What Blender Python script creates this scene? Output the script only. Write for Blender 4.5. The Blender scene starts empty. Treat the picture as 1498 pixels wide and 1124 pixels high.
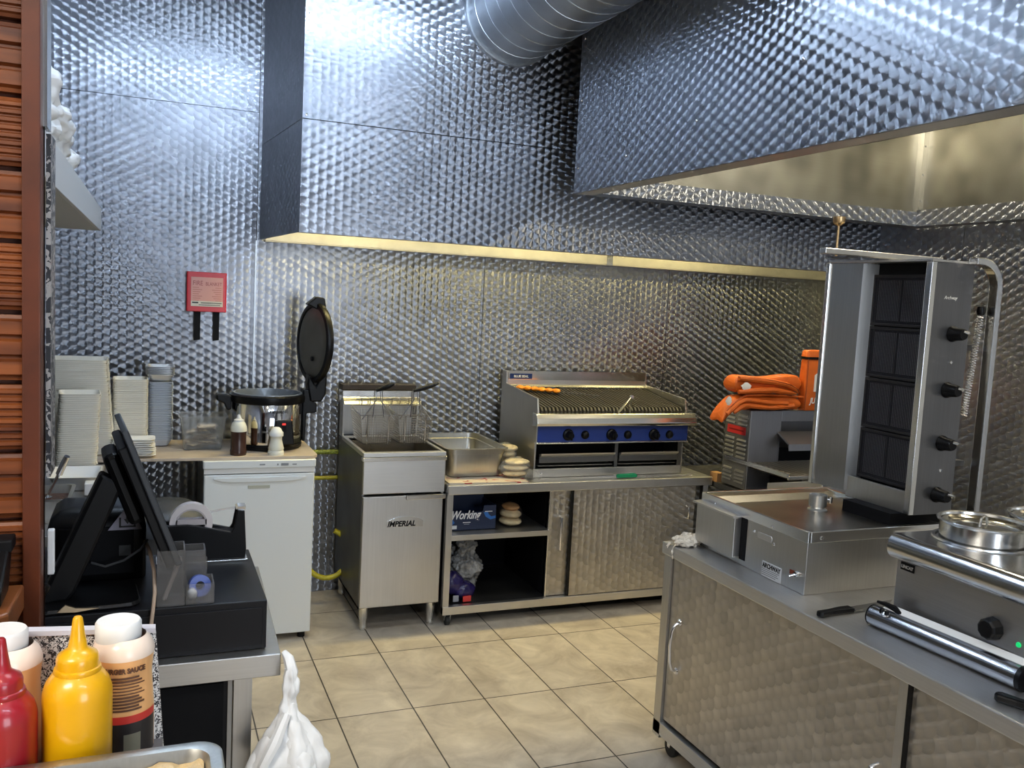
import bpy, bmesh, math, random
from mathutils import Vector, Matrix
random.seed(7)
SC = bpy.context.scene
COL = SC.collection
PI = math.pi
# ------------------------------------------------------------ camera
cam = bpy.data.cameras.new('camera'); cam_o = bpy.data.objects.new('camera', cam); COL.objects.link(cam_o)
cam.sensor_fit = 'HORIZONTAL'; cam.sensor_width = 36.0; cam.lens = 36.0*1294.0/1498.0; cam.clip_start = 0.05
YAW, PIT, ROL = 0.39108611, 0.09738536, -0.05173202
fw = Vector((math.sin(YAW)*math.cos(PIT), math.cos(YAW)*math.cos(PIT), -math.sin(PIT)))
rt = Vector((math.cos(YAW), -math.sin(YAW), 0)); dn = fw.cross(rt)
r2 = math.cos(ROL)*rt+math.sin(ROL)*dn; d2 = -math.sin(ROL)*rt+math.cos(ROL)*dn
M = Matrix((r2, -d2, -fw)).transposed().to_4x4(); M.translation = (0, 0, 1.70)
cam_o.matrix_world = M
SC.camera = cam_o
# ------------------------------------------------------------ view, world
SC.view_settings.view_transform = 'Standard'; SC.view_settings.look = 'None'
SC.view_settings.exposure = 0.40; SC.view_settings.gamma = 1.0; SC.view_settings.use_curve_mapping = False
SC.cycles.use_denoising = True
SC.cycles.max_bounces = 8; SC.cycles.glossy_bounces = 5; SC.cycles.diffuse_bounces = 4
SC.cycles.transmission_bounces = 8; SC.cycles.transparent_max_bounces = 12
SC.cycles.caustics_reflective = False; SC.cycles.caustics_refractive = False
SC.cycles.sample_clamp_indirect = 4.0
world = bpy.data.worlds.new('world'); SC.world = world; world.use_nodes = True
world.node_tree.nodes['Background'].inputs[0].default_value = (0.55, 0.68, 1.0, 1)
world.node_tree.nodes['Background'].inputs[1].default_value = 0.35

def area(name, loc, rot, sx, sy, energy, color):
    l = bpy.data.lights.new(name, 'AREA'); l.shape = 'RECTANGLE'; l.size = sx; l.size_y = sy
    l.energy = energy; l.color = color
    o = bpy.data.objects.new(name, l); COL.objects.link(o); o.location = loc; o.rotation_euler = rot
    return o
COOL = (0.80, 0.90, 1.0); WARM = (1.0, 0.86, 0.55); NEUT = (1.0, 0.93, 0.82)
E_TUBE = 55.0
# the tubes themselves are emissive meshes built below; these two are added fill lights from the unseen shop side
area('shop_front_fill', (1.6, -2.35, 1.6), (PI/2, 0, 0), 1.5, 1.5, 45, (0.80, 0.89, 1.0))
area('customer_side_fill', (-1.3, -0.3, 2.9), (0, 0, 0), 1.2, 0.6, 60, NEUT)

# ------------------------------------------------------------ materials
MATS = {}
def newmat(name):
    m = bpy.data.materials.new(name); m.use_nodes = True; MATS[name] = m
    return m, m.node_tree, m.node_tree.nodes['Principled BSDF']
def setp(b, **k):
    al = dict(base='Base Color', rough='Roughness', metal='Metallic', trans='Transmission Weight', ior='IOR',
              emis='Emission Color', estr='Emission Strength', aniso='Anisotropic', coat='Coat Weight', alpha='Alpha',
              spec='Specular IOR Level', sss='Subsurface Weight')
    for kk, v in k.items():
        if isinstance(v, tuple) and len(v) == 3: v = (*v, 1)
        b.inputs[al[kk]].default_value = v
def flat(name, base, rough=0.5, metal=0.0, noise=0.0, nscale=8.0, bump=0.0, bscale=60.0, **k):
    m, nt, b = newmat(name); setp(b, base=base, rough=rough, metal=metal, **k)
    if noise or bump:
        g = nt.nodes.new('ShaderNodeNewGeometry')
    if noise:
        n = nt.nodes.new('ShaderNodeTexNoise'); n.inputs['Scale'].default_value = nscale; n.inputs['Detail'].default_value = 5
        nt.links.new(g.outputs['Position'], n.inputs['Vector'])
        r = nt.nodes.new('ShaderNodeMapRange'); r.inputs[1].default_value = .3; r.inputs[2].default_value = .7
        r.inputs[3].default_value = 1-noise; r.inputs[4].default_value = 1+noise*.5
        nt.links.new(n.outputs['Fac'], r.inputs[0])
        x = nt.nodes.new('ShaderNodeVectorMath'); x.operation = 'SCALE'; x.inputs[0].default_value = base[:3]
        nt.links.new(r.outputs[0], x.inputs['Scale']); nt.links.new(x.outputs[0], b.inputs['Base Color'])
    if bump:
        n = nt.nodes.new('ShaderNodeTexNoise'); n.inputs['Scale'].default_value = bscale; n.inputs['Detail'].default_value = 3
        nt.links.new(g.outputs['Position'], n.inputs['Vector'])
        bp = nt.nodes.new('ShaderNodeBump'); bp.inputs['Strength'].default_value = bump; bp.inputs['Distance'].default_value = .01
        nt.links.new(n.outputs['Fac'], bp.inputs['Height']); nt.links.new(bp.outputs[0], b.inputs['Normal'])
    return m
def brushed(name, base, rough, axis, amt=.10, smudge=.12):
    """brushed sheet steel: fine streaks along one axis plus soft smudges"""
    m, nt, b = newmat(name); setp(b, metal=1.0)
    g = nt.nodes.new('ShaderNodeNewGeometry'); mp = nt.nodes.new('ShaderNodeMapping')
    s = [260, 260, 260]; s['xyz'.index(axis)] = 4; mp.inputs['Scale'].default_value = s
    nt.links.new(g.outputs['Position'], mp.inputs['Vector'])
    n = nt.nodes.new('ShaderNodeTexNoise'); n.inputs['Scale'].default_value = 1; n.inputs['Detail'].default_value = 2
    nt.links.new(mp.outputs[0], n.inputs['Vector'])
    n2 = nt.nodes.new('ShaderNodeTexNoise'); n2.inputs['Scale'].default_value = 5; n2.inputs['Detail'].default_value = 1
    nt.links.new(g.outputs['Position'], n2.inputs['Vector'])
    def mr(src, a, c):
        r = nt.nodes.new('ShaderNodeMapRange'); r.inputs[1].default_value = .15; r.inputs[2].default_value = .85
        r.inputs[3].default_value = a; r.inputs[4].default_value = c; nt.links.new(src, r.inputs[0]); return r.outputs[0]
    mu = nt.nodes.new('ShaderNodeMath'); mu.operation = 'MULTIPLY'
    nt.links.new(mr(n.outputs['Fac'], 1-amt, 1+amt*.4), mu.inputs[0]); nt.links.new(mr(n2.outputs['Fac'], 1-smudge, 1.0), mu.inputs[1])
    x = nt.nodes.new('ShaderNodeVectorMath'); x.operation = 'SCALE'; x.inputs[0].default_value = base[:3]
    nt.links.new(mu.outputs[0], x.inputs['Scale']); nt.links.new(x.outputs[0], b.inputs['Base Color'])
    nt.links.new(mr(n2.outputs['Fac'], rough*1.25, rough*.85), b.inputs['Roughness'])
    return m

def swirl_group():
    """engine-turned steel: overlapping discs, each brushed round its own centre (tangent in the plane of the sheet)"""
    ng = bpy.data.node_groups.new('engine_turning', 'ShaderNodeTree')
    I = ng.interface
    I.new_socket('U', in_out='INPUT', socket_type='NodeSocketFloat'); I.new_socket('V', in_out='INPUT', socket_type='NodeSocketFloat')
    for s in ('DU', 'DV', 'R', 'ID'): I.new_socket(s, in_out='OUTPUT', socket_type='NodeSocketFloat')
    gi = ng.nodes.new('NodeGroupInput'); go = ng.nodes.new('NodeGroupOutput')
    def m(op, *a):
        n = ng.nodes.new('ShaderNodeMath'); n.operation = op
        for i, v in enumerate(a):
            if isinstance(v, (int, float)): n.inputs[i].default_value = v
            else: ng.links.new(v, n.inputs[i])
        return n.outputs[0]
    r, h, s = .70, .86, .043
    x = m('DIVIDE', gi.outputs['U'], s); y = m('DIVIDE', gi.outputs['V'], s)
    j1 = m('FLOOR', m('DIVIDE', m('ADD', y, r), h))
    dy1 = m('SUBTRACT', y, m('MULTIPLY', j1, h)); off1 = m('MULTIPLY', m('FLOORED_MODULO', j1, 2.0), .5)
    dy2 = m('ADD', dy1, h); off2 = m('SUBTRACT', .5, off1)
    def row(dy, off):
        rr = m('SQRT', m('MAXIMUM', m('SUBTRACT', r*r, m('MULTIPLY', dy, dy)), 0.0))
        xo = m('SUBTRACT', x, off); i = m('FLOOR', m('ADD', xo, rr)); return rr, m('SUBTRACT', xo, i), i
    ra, dx1, i1 = row(dy1, off1); rb, dx2, i2 = row(dy2, off2)
    ok = m('MULTIPLY', m('LESS_THAN', dx1, ra), m('GREATER_THAN', ra, 0.001))
    def mix(a, c): return m('ADD', m('MULTIPLY', ok, a), m('MULTIPLY', m('SUBTRACT', 1.0, ok), c))
    dx = mix(dx1, dx2); dy = mix(dy1, dy2); ii = mix(i1, i2); jj = m('SUBTRACT', j1, m('SUBTRACT', 1.0, ok))
    rad = m('SQRT', m('ADD', m('MULTIPLY', dx, dx), m('MULTIPLY', dy, dy)))
    idd = m('FRACT', m('MULTIPLY', m('SINE', m('ADD', m('MULTIPLY', ii, 12.9898), m('MULTIPLY', jj, 78.233))), 437.58))
    for s_, v in (('DU', dx), ('DV', dy), ('R', rad), ('ID', idd)): ng.links.new(v, go.inputs[s_])
    return ng
SWG = swirl_group()
def swirl(name, plane, base=(.375, .39, .43), rough=.335, aniso=1.0, tilt=.07, smudge=.0):
    m, nt, b = newmat(name); setp(b, metal=1.0, aniso=aniso)
    L = nt.links.new
    g = nt.nodes.new('ShaderNodeNewGeometry'); sp = nt.nodes.new('ShaderNodeSeparateXYZ'); L(g.outputs['Position'], sp.inputs[0])
    gr = nt.nodes.new('ShaderNodeGroup'); gr.node_tree = SWG
    U = {'XZ': 'X', 'YZ': 'Y'}[plane]
    L(sp.outputs[U], gr.inputs['V']); L(sp.outputs['Z'], gr.inputs['U'])
    cb = nt.nodes.new('ShaderNodeCombineXYZ'); L(gr.outputs['DV'], cb.inputs[U]); L(gr.outputs['DU'], cb.inputs['Z'])
    nm = nt.nodes.new('ShaderNodeVectorMath'); nm.operation = 'NORMALIZE'; L(cb.outputs[0], nm.inputs[0]); L(nm.outputs[0], b.inputs['Tangent'])
    # each disc is pressed slightly hollow: normal leans towards its centre
    cr = nt.nodes.new('ShaderNodeCombineXYZ'); L(gr.outputs['DV'], cr.inputs[U]); L(gr.outputs['DU'], cr.inputs['Z'])
    sc = nt.nodes.new('ShaderNodeVectorMath'); sc.operation = 'SCALE'; sc.inputs['Scale'].default_value = tilt; L(cr.outputs[0], sc.inputs[0])
    ad = nt.nodes.new('ShaderNodeVectorMath'); ad.operation = 'ADD'; L(g.outputs['Normal'], ad.inputs[0]); L(sc.outputs[0], ad.inputs[1])
    nn = nt.nodes.new('ShaderNodeVectorMath'); nn.operation = 'NORMALIZE'; L(ad.outputs[0], nn.inputs[0]); L(nn.outputs[0], b.inputs['Normal'])
    mr = nt.nodes.new('ShaderNodeMapRange'); mr.inputs[3].default_value = .86; mr.inputs[4].default_value = 1.06; L(gr.outputs['ID'], mr.inputs[0])
    rr = nt.nodes.new('ShaderNodeMapRange'); rr.inputs[1].default_value = .0; rr.inputs[2].default_value = .72
    rr.inputs[3].default_value = 1.05; rr.inputs[4].default_value = .86; L(gr.outputs['R'], rr.inputs[0])
    mu = nt.nodes.new('ShaderNodeMath'); mu.operation = 'MULTIPLY'; L(mr.outputs[0], mu.inputs[0]); L(rr.outputs[0], mu.inputs[1])
    x = nt.nodes.new('ShaderNodeVectorMath'); x.operation = 'SCALE'; x.inputs[0].default_value = base[:3]; L(mu.outputs[0], x.inputs['Scale'])
    if smudge:
        n2 = nt.nodes.new('ShaderNodeTexNoise'); n2.inputs['Scale'].default_value = 3; n2.inputs['Detail'].default_value = 5
        L(g.outputs['Position'], n2.inputs['Vector'])
        q = nt.nodes.new('ShaderNodeMapRange'); q.inputs[1].default_value = .35; q.inputs[2].default_value = .65
        q.inputs[3].default_value = 1-smudge; q.inputs[4].default_value = 1; L(n2.outputs['Fac'], q.inputs[0])
        y = nt.nodes.new('ShaderNodeVectorMath'); y.operation = 'SCALE'; L(x.outputs[0], y.inputs[0]); L(q.outputs[0], y.inputs['Scale']); x = y
    L(x.outputs[0], b.inputs['Base Color'])
    b.inputs['Roughness'].default_value = rough
    return m
swXZ = swirl('turned_steel_back', 'XZ', smudge=.18)
swYZ = swirl('turned_steel_side', 'YZ', smudge=.12)
swXZd = swirl('turned_steel_door_back', 'XZ', base=(.60, .57, .52), rough=.42, aniso=.75, tilt=.03, smudge=.1)
swYZd = swirl('turned_steel_door_side', 'YZ', base=(.62, .58, .52), rough=.44, aniso=.70, tilt=.03, smudge=.12)
steelX = brushed('steel_brushed_x', (.66, .65, .63), .36, 'x')
steelY = brushed('steel_brushed_y', (.72, .71, .70), .42, 'y')
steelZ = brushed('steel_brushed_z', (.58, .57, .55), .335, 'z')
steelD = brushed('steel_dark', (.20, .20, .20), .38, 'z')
steelG = brushed('steel_greasy', (.38, .35, .30), .30, 'y', smudge=.5)
steelW = brushed('steel_worn_pan', (.55, .54, .50), .33, 'z', smudge=.25)
hoodin = brushed('hood_lining', (.47, .455, .40), .335, 'x', amt=.06, smudge=.7)
chrome = flat('chrome', (.85, .85, .86), .06, 1.0)
satin = flat('satin_steel', (.75, .75, .74), .22, 1.0)
alu = flat('cast_aluminium', (.78, .78, .76), .35, 1.0)
galv = flat('galvanised', (.50, .53, .56), .36, 1.0, noise=.1, nscale=12)
blackp = flat('black_plastic', (.0035, .0035, .004), .36, spec=.22)
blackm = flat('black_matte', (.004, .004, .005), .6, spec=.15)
blackw = flat('black_powder_steel', (.004, .004, .0055), .42, bump=.02, bscale=900, spec=.28)
rubber = flat('rubber', (.015, .015, .015), .7)
screen = flat('screen_glass', (.01, .012, .014), .25, coat=.3)
iron = flat('cast_iron', (.022, .019, .017), .5, bump=.15, bscale=120)
white = flat('white_enamel', (.78, .80, .78), .3)
whitep = flat('white_plastic', (.80, .80, .78), .38)
foam = flat('foam_board', (.90, .86, .76), .65, noise=.05, nscale=3)
foamw = flat('foam_white', (.92, .91, .88), .6)
foil = flat('foil_lid', (.62, .66, .72), .5, 0.2)
boardm = flat('worktop_board', (.56, .46, .35), .5, noise=.18, nscale=7)
boardc = flat('cardboard', (.62, .50, .36), .7, noise=.15, nscale=20)
blue = flat('blue_panel', (.018, .045, .24), .32)
orange = flat('orange_nylon', (.62, .125, .014), .5, noise=.15, nscale=12, bump=.05, bscale=400)
orangedk = flat('orange_binding', (.30, .06, .01), .6)
red = flat('red_enamel', (.62, .02, .03), .3)
redbag = flat('red_sticker', (.55, .03, .03), .4)
yellow = flat('yellow_hose', (.62, .52, .03), .4)
green = flat('green_plastic', (.01, .32, .13), .35)
greenlamp = flat('green_lamp', (.02, .5, .15), .3, emis=(.0, .8, .2), estr=.4)
chick = flat('marinated_chicken', (.90, .30, .02), .45, bump=.5, bscale=70, noise=.25, nscale=40)
bread = flat('bread', (.85, .70, .42), .6, noise=.3, nscale=20, bump=.3, bscale=40)
bun = flat('bun', (.70, .38, .14), .5, noise=.3, nscale=18)
clearbag = flat('thin_plastic_film', (.90, .89, .84), .25, trans=.6, ior=1.05, alpha=.30, bump=1.0, bscale=40)
whitebag = flat('white_carrier_plastic', (.85, .85, .84), .42, bump=.12, bscale=30, sss=.0)
greybag = flat('clear_carrier_plastic', (.30, .30, .29), .3, bump=1.0, bscale=22, noise=.5, nscale=18)
purple = flat('purple_wrap', (.018, .012, .085), .25, noise=.4, nscale=14, bump=.3, bscale=40)
clearp = flat('clear_plastic', (.88, .90, .90), .12, trans=.85, ior=1.18, alpha=.45)
acryl = flat('acrylic', (.92, .90, .88), .08, trans=.9, ior=1.3, alpha=.55)
packs = flat('sachets', (.75, .66, .55), .5, noise=.25, nscale=45)
brownsauce = flat('brown_sauce', (.05, .022, .015), .25)
cream = flat('cream_plastic', (.80, .78, .66), .4)
redb = flat('red_sauce_bottle', (.30, .006, .014), .30, coat=.3)
yelb = flat('yellow_sauce_bottle', (.74, .38, .003), .30, coat=.3)
burg = flat('burger_sauce', (.86, .45, .18), .28, coat=.4)
paper = flat('white_paper', (.82, .82, .82), .6)
cloth = flat('cotton_cloth', (.78, .70, .58), .9, bump=.6, bscale=300)
ink = flat('black_ink', (.02, .02, .02), .5)
inkw = flat('white_ink', (.8, .8, .8), .5)
greybin = flat('dark_grey_plastic', (.045, .05, .06), .45)
plaster = flat('painted_plaster', (.62, .62, .60), .8)
darkwall = flat('dark_shopfront', (.10, .10, .11), .6)
bulbglow = flat('spot_glow', (1, 1, 1), .5, emis=(1.0, .80, .58), estr=130.0)
tubeglow = flat('tube_glow', (1, 1, 1), .5, emis=(.62, .78, 1.0), estr=E_TUBE)
hoodglow = flat('canopy_lamp_glow', (1, 1, 1), .5, emis=(1.0, .82, .36), estr=75.0)
hoodglow2 = flat('wide_canopy_lamp_glow', (1, 1, 1), .5, emis=(1.0, .90, .68), estr=62.0)
foodm = flat('coleslaw', (.55, .40, .20), .4, bump=.6, bscale=60, noise=.3, nscale=40)

def wood_mat():
    m, nt, b = newmat('red_cedar'); L = nt.links.new
    g = nt.nodes.new('ShaderNodeNewGeometry'); mp = nt.nodes.new('ShaderNodeMapping'); mp.inputs['Scale'].default_value = (6, 40, 60)
    L(g.outputs['Position'], mp.inputs[0])
    n = nt.nodes.new('ShaderNodeTexNoise'); n.inputs['Scale'].default_value = 1; n.inputs['Detail'].default_value = 6; L(mp.outputs[0], n.inputs['Vector'])
    # one tone per plank
    sp = nt.nodes.new('ShaderNodeSeparateXYZ'); L(g.outputs['Position'], sp.inputs[0])
    a = nt.nodes.new('ShaderNodeMath'); a.operation = 'DIVIDE'; a.inputs[1].default_value = .112; L(sp.outputs['Z'], a.inputs[0])
    f = nt.nodes.new('ShaderNodeMath'); f.operation = 'FLOOR'; L(a.outputs[0], f.inputs[0])
    wn = nt.nodes.new('ShaderNodeTexWhiteNoise'); wn.noise_dimensions = '1D'; L(f.outputs[0], wn.inputs['W'])
    s = nt.nodes.new('ShaderNodeMath'); s.operation = 'MULTIPLY_ADD'; s.inputs[1].default_value = .35; L(wn.outputs['Value'], s.inputs[0]); L(n.outputs['Fac'], s.inputs[2])
    r = nt.nodes.new('ShaderNodeValToRGB'); r.color_ramp.elements[0].position = .35; r.color_ramp.elements[0].color = (.065, .015, .005, 1)
    r.color_ramp.elements[1].position = .95; r.color_ramp.elements[1].color = (.25, .070, .016, 1)
    L(s.outputs[0], r.inputs[0]); L(r.outputs[0], b.inputs['Base Color']); b.inputs['Roughness'].default_value = .42
    return m
wood = wood_mat()
postwood = flat('stained_post', (.10, .022, .006), .4, noise=.3, nscale=14)
ledgewood = flat('varnished_ledge', (.26, .085, .025), .3, noise=.3, nscale=10)

def tile_mat():
    m, nt, b = newmat('floor_tile'); L = nt.links.new
    g = nt.nodes.new('ShaderNodeNewGeometry'); sp = nt.nodes.new('ShaderNodeSeparateXYZ'); L(g.outputs['Position'], sp.inputs[0])
    def mt(op, *a):
        n = nt.nodes.new('ShaderNodeMath'); n.operation = op
        for i, v in enumerate(a):
            if isinstance(v, (int, float)): n.inputs[i].default_value = v
            else: L(v, n.inputs[i])
        return n.outputs[0]
    tx, ty = .3128, .584
    u = mt('DIVIDE', mt('SUBTRACT', sp.outputs['X'], .706-tx*10), tx); v = mt('DIVIDE', mt('SUBTRACT', sp.outputs['Y'], 3.354-ty*20), ty)
    du = mt('MULTIPLY', mt('PINGPONG', u, .5), tx); dv = mt('MULTIPLY', mt('PINGPONG', v, .5), ty)
    d = mt('MINIMUM', du, dv)
    grout = mt('LESS_THAN', d, .0028)
    idd = mt('ADD', mt('FLOOR', u), mt('MULTIPLY', mt('FLOOR', v), 17.3))
    wn = nt.nodes.new('ShaderNodeTexWhiteNoise'); wn.noise_dimensions = '1D'; L(idd, wn.inputs['W'])
    wc = nt.nodes.new('ShaderNodeVectorMath'); wc.operation = 'SCALE'; wc.inputs['Scale'].default_value = 9; L(wn.outputs['Color'], wc.inputs[0])
    av = nt.nodes.new('ShaderNodeVectorMath'); av.operation = 'ADD'; L(wc.outputs[0], av.inputs[0]); L(g.outputs['Position'], av.inputs[1])
    n = nt.nodes.new('ShaderNodeTexNoise'); n.inputs['Scale'].default_value = 5.5; n.inputs['Detail'].default_value = 7; n.inputs['Roughness'].default_value = .62
    n.inputs['Distortion'].default_value = .6; L(av.outputs[0], n.inputs['Vector'])
    r = nt.nodes.new('ShaderNodeValToRGB'); e = r.color_ramp.elements
    e[0].position = .3; e[0].color = (.37, .31, .24, 1); e[1].position = .72; e[1].color = (.68, .60, .48, 1)
    L(n.outputs['Fac'], r.inputs[0])
    x = nt.nodes.new('ShaderNodeMix'); x.data_type = 'RGBA'; L(grout, x.inputs[0]); L(r.outputs[0], x.inputs[6]); x.inputs[7].default_value = (.035, .028, .022, 1)
    L(x.outputs[2], b.inputs['Base Color']); b.inputs['Roughness'].default_value = .38
    bp = nt.nodes.new('ShaderNodeBump'); bp.inputs['Strength'].default_value = .6; bp.inputs['Distance'].default_value = .004
    L(mt('SUBTRACT', 1.0, grout), bp.inputs['Height']); L(bp.outputs[0], b.inputs['Normal'])
    return m
tile = tile_mat()
def speckle_mat(name, scale, a=(.75, .74, .72), c=(.03, .03, .035), thr=.5):
    m, nt, b = newmat(name); L = nt.links.new
    g = nt.nodes.new('ShaderNodeNewGeometry'); n = nt.nodes.new('ShaderNodeTexNoise'); n.inputs['Scale'].default_value = scale
    n.inputs['Detail'].default_value = 2; n.inputs['Distortion'].default_value = 1.5; L(g.outputs['Position'], n.inputs['Vector'])
    r = nt.nodes.new('ShaderNodeValToRGB'); r.color_ramp.interpolation = 'CONSTANT'
    r.color_ramp.elements[0].color = (*c, 1); r.color_ramp.elements[1].position = thr; r.color_ramp.elements[1].color = (*a, 1)
    L(n.outputs['Fac'], r.inputs[0]); L(r.outputs[0], b.inputs['Base Color']); b.inputs['Roughness'].default_value = .4
    return m
speck = speckle_mat('speckled_laminate', 260, thr=.49)
poster = speckle_mat('patterned_print', 60, a=(.45, .42, .40), thr=.52)
redstain = speckle_mat('stained_board', 14, a=(.66, .56, .44), c=(.35, .02, .02), thr=.38)

# ------------------------------------------------------------ geometry helpers
def wloc(o):
    v = Vector((0, 0, 0))
    while o is not None: v += o.location; o = o.parent
    return v
class MB:
    def __init__(s): s.v = []; s.f = []
    def _add(s, vs, fs):
        o = len(s.v); s.v += [Vector(v) for v in vs]; s.f += [[i+o for i in f] for f in fs]; return s
    def box(s, x0, y0, z0, x1, y1, z1):
        vs = [(x0, y0, z0), (x1, y0, z0), (x1, y1, z0), (x0, y1, z0), (x0, y0, z1), (x1, y0, z1), (x1, y1, z1), (x0, y1, z1)]
        return s._add(vs, [(0, 3, 2, 1), (4, 5, 6, 7), (0, 1, 5, 4), (1, 2, 6, 5), (2, 3, 7, 6), (3, 0, 4, 7)])
    def quad(s, a, b, c, d): return s._add([a, b, c, d], [(0, 1, 2, 3)])
    def prism(s, pts, axis, a, b):
        """pts: 2-D outline in the plane across `axis` (x: (y,z), y: (x,z), z: (x,y)); extruded from a to b"""
        def P(p, t):
            return {'x': (t, p[0], p[1]), 'y': (p[0], t, p[1]), 'z': (p[0], p[1], t)}[axis]
        n = len(pts); vs = [P(p, a) for p in pts]+[P(p, b) for p in pts]
        fs = [list(range(n)), list(range(2*n-1, n-1, -1))]+[(i, i+n, (i+1) % n+n, (i+1) % n) for i in range(n)]
        return s._add(vs, fs)
    def cyl(s, p0, p1, r0, r1=None, n=20, caps=True):
        p0 = Vector(p0); p1 = Vector(p1); r1 = r0 if r1 is None else r1
        d = (p1-p0).normalized(); a = d.orthogonal().normalized(); b = d.cross(a)
        vs = []
        for p, r in ((p0, r0), (p1, r1)):
            vs += [p+r*(math.cos(2*PI*i/n)*a+math.sin(2*PI*i/n)*b) for i in range(n)]
        fs = [(i, (i+1) % n, (i+1) % n+n, i+n) for i in range(n)]
        if caps: fs += [list(range(n-1, -1, -1)), list(range(n, 2*n))]
        return s._add(vs, fs)
    def lathe(s, prof, c, n=28, axis=(0, 0, 1), sx=1.0, sy=1.0):
        c = Vector(c); d = Vector(axis).normalized()
        if abs(d.z) > .99: a = Vector((1, 0, 0)); b = Vector((0, 1, 0))*(1 if d.z > 0 else -1)
        else: a = d.orthogonal().normalized(); b = d.cross(a)
        vs = []; fs = []; k = len(prof)
        for r, t in prof:
            r = max(r, 1e-5)
            vs += [c+d*t+r*(sx*math.cos(2*PI*i/n)*a+sy*math.sin(2*PI*i/n)*b) for i in range(n)]
        for q in range(k-1):
            fs += [(q*n+i, q*n+(i+1) % n, (q+1)*n+(i+1) % n, (q+1)*n+i) for i in range(n)]
        return s._add(vs, fs)
    def tube(s, pts, r, n=8, closed=False):
        pts = [Vector(p) for p in pts]; k = len(pts); vs = []; fs = []; up = None
        for i, p in enumerate(pts):
            if closed: d = (pts[(i+1) % k]-pts[i-1]).normalized()
            else: d = (pts[min(i+1, k-1)]-pts[max(i-1, 0)]).normalized()
            if up is None: up = d.orthogonal().normalized()
            up = (up-d*up.dot(d)).normalized(); b = d.cross(up)
            rr = r[i] if isinstance(r, (list, tuple)) else r
            vs += [p+rr*(math.cos(2*PI*j/n)*up+math.sin(2*PI*j/n)*b) for j in range(n)]
        for q in range(k if closed else k-1):
            w = (q+1) % k
            fs += [(q*n+j, q*n+(j+1) % n, w*n+(j+1) % n, w*n+j) for j in range(n)]
        if not closed: fs += [list(range(n-1, -1, -1)), [(k-1)*n+j for j in range(n)]]
        return s._add(vs, fs)
    def rrect(s, x0, y0, x1, y1, r, levels, n=4, cap0=True, cap1=True):
        """stack of rounded rectangles; levels = [(z, inset), ...]"""
        vs = []; fs = []; m = 4*(n+1)
        for z, ins in levels:
            a0, b0, a1, b1 = x0+ins, y0+ins, x1-ins, y1-ins; rr = max(min(r-ins*.3, (a1-a0)/2, (b1-b0)/2), .0005)
            for cx, cy, st in ((a1-rr, b1-rr, 0), (a0+rr, b1-rr, PI/2), (a0+rr, b0+rr, PI), (a1-rr, b0+rr, 3*PI/2)):
                for i in range(n+1):
                    t = st+PI/2*i/n; vs.append((cx+rr*math.cos(t), cy+rr*math.sin(t), z))
        for q in range(len(levels)-1):
            fs += [(q*m+i, q*m+(i+1) % m, (q+1)*m+(i+1) % m, (q+1)*m+i) for i in range(m)]
        if cap0: fs.append(list(range(m-1, -1, -1)))
        if cap1: fs.append([(len(levels)-1)*m+i for i in range(m)])
        return s._add(vs, fs)
    def build(s, name, mat, parent=None, bevel=0, smooth=False, label=None, kind=None, fixn=True, seg=2, jitter=0, sub=0, solid=0):
        me = bpy.data.meshes.new(name); off = wloc(parent)
        me.from_pydata([v-off for v in s.v], [], s.f)
        bm = bmesh.new(); bm.from_mesh(me)
        if fixn: bmesh.ops.recalc_face_normals(bm, faces=bm.faces)
        if jitter:
            for v in bm.verts: v.co += Vector([random.uniform(-jitter, jitter) for _ in range(3)])
        bm.to_mesh(me); bm.free()
        me.materials.append(mat)
        if smooth:
            for p in me.polygons: p.use_smooth = True
            try: me.set_sharp_from_angle(angle=math.radians(42))
            except Exception: pass
        o = bpy.data.objects.new(name, me); COL.objects.link(o)
        if parent is not None: o.parent = parent
        if solid:
            md = o.modifiers.new('solid', 'SOLIDIFY'); md.thickness = solid; md.offset = 0
        if sub:
            md = o.modifiers.new('sub', 'SUBSURF'); md.levels = sub; md.render_levels = sub
        if bevel:
            md = o.modifiers.new('bevel', 'BEVEL'); md.width = bevel; md.segments = seg; md.limit_method = 'ANGLE'; md.angle_limit = math.radians(40)
            md.harden_normals = False
        if label: o['label'] = label
        if kind: o['kind'] = kind
        return o
def thing(name, label, cat, loc=(0, 0, 0), group=None):
    o = bpy.data.objects.new(name, None); COL.objects.link(o); o.location = loc; o.empty_display_size = .05
    o['label'] = label; o['category'] = cat
    if group: o['group'] = group
    return o
def tag(o, label, cat, group=None):
    o['label'] = label; o['category'] = cat
    if group: o['group'] = group
    return o
def struct(o): o['kind'] = 'structure'; return o
def recentre(o, loc):
    """put a single-mesh thing's origin at its base"""
    loc = Vector(loc)
    for v in o.data.vertices: v.co -= loc
    o.location = loc; return o
def text(s, size, loc, xdir, ydir, mat, parent, name='lettering', bold=0.0, shear=0.0, extrude=.0006, align='LEFT', xs=1.0):
    cu = bpy.data.curves.new(name, 'FONT'); cu.body = s; cu.size = size; cu.extrude = extrude; cu.offset = bold; cu.shear = shear; cu.align_x = align
    tmp = bpy.data.objects.new('tmp', cu); COL.objects.link(tmp); dg = bpy.context.evaluated_depsgraph_get()
    me = bpy.data.meshes.new_from_object(tmp.evaluated_get(dg)); bpy.data.objects.remove(tmp)
    x = Vector(xdir).normalized(); y = Vector(ydir); y = (y-x*y.dot(x)).normalized(); z = x.cross(y)
    off = Vector(loc)-wloc(parent)
    for v in me.vertices: v.co = off+x*v.co.x*xs+y*v.co.y+z*v.co.z
    me.materials.clear(); me.materials.append(mat); me.name = name
    o = bpy.data.objects.new(name, me); COL.objects.link(o); o.parent = parent
    return o
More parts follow.
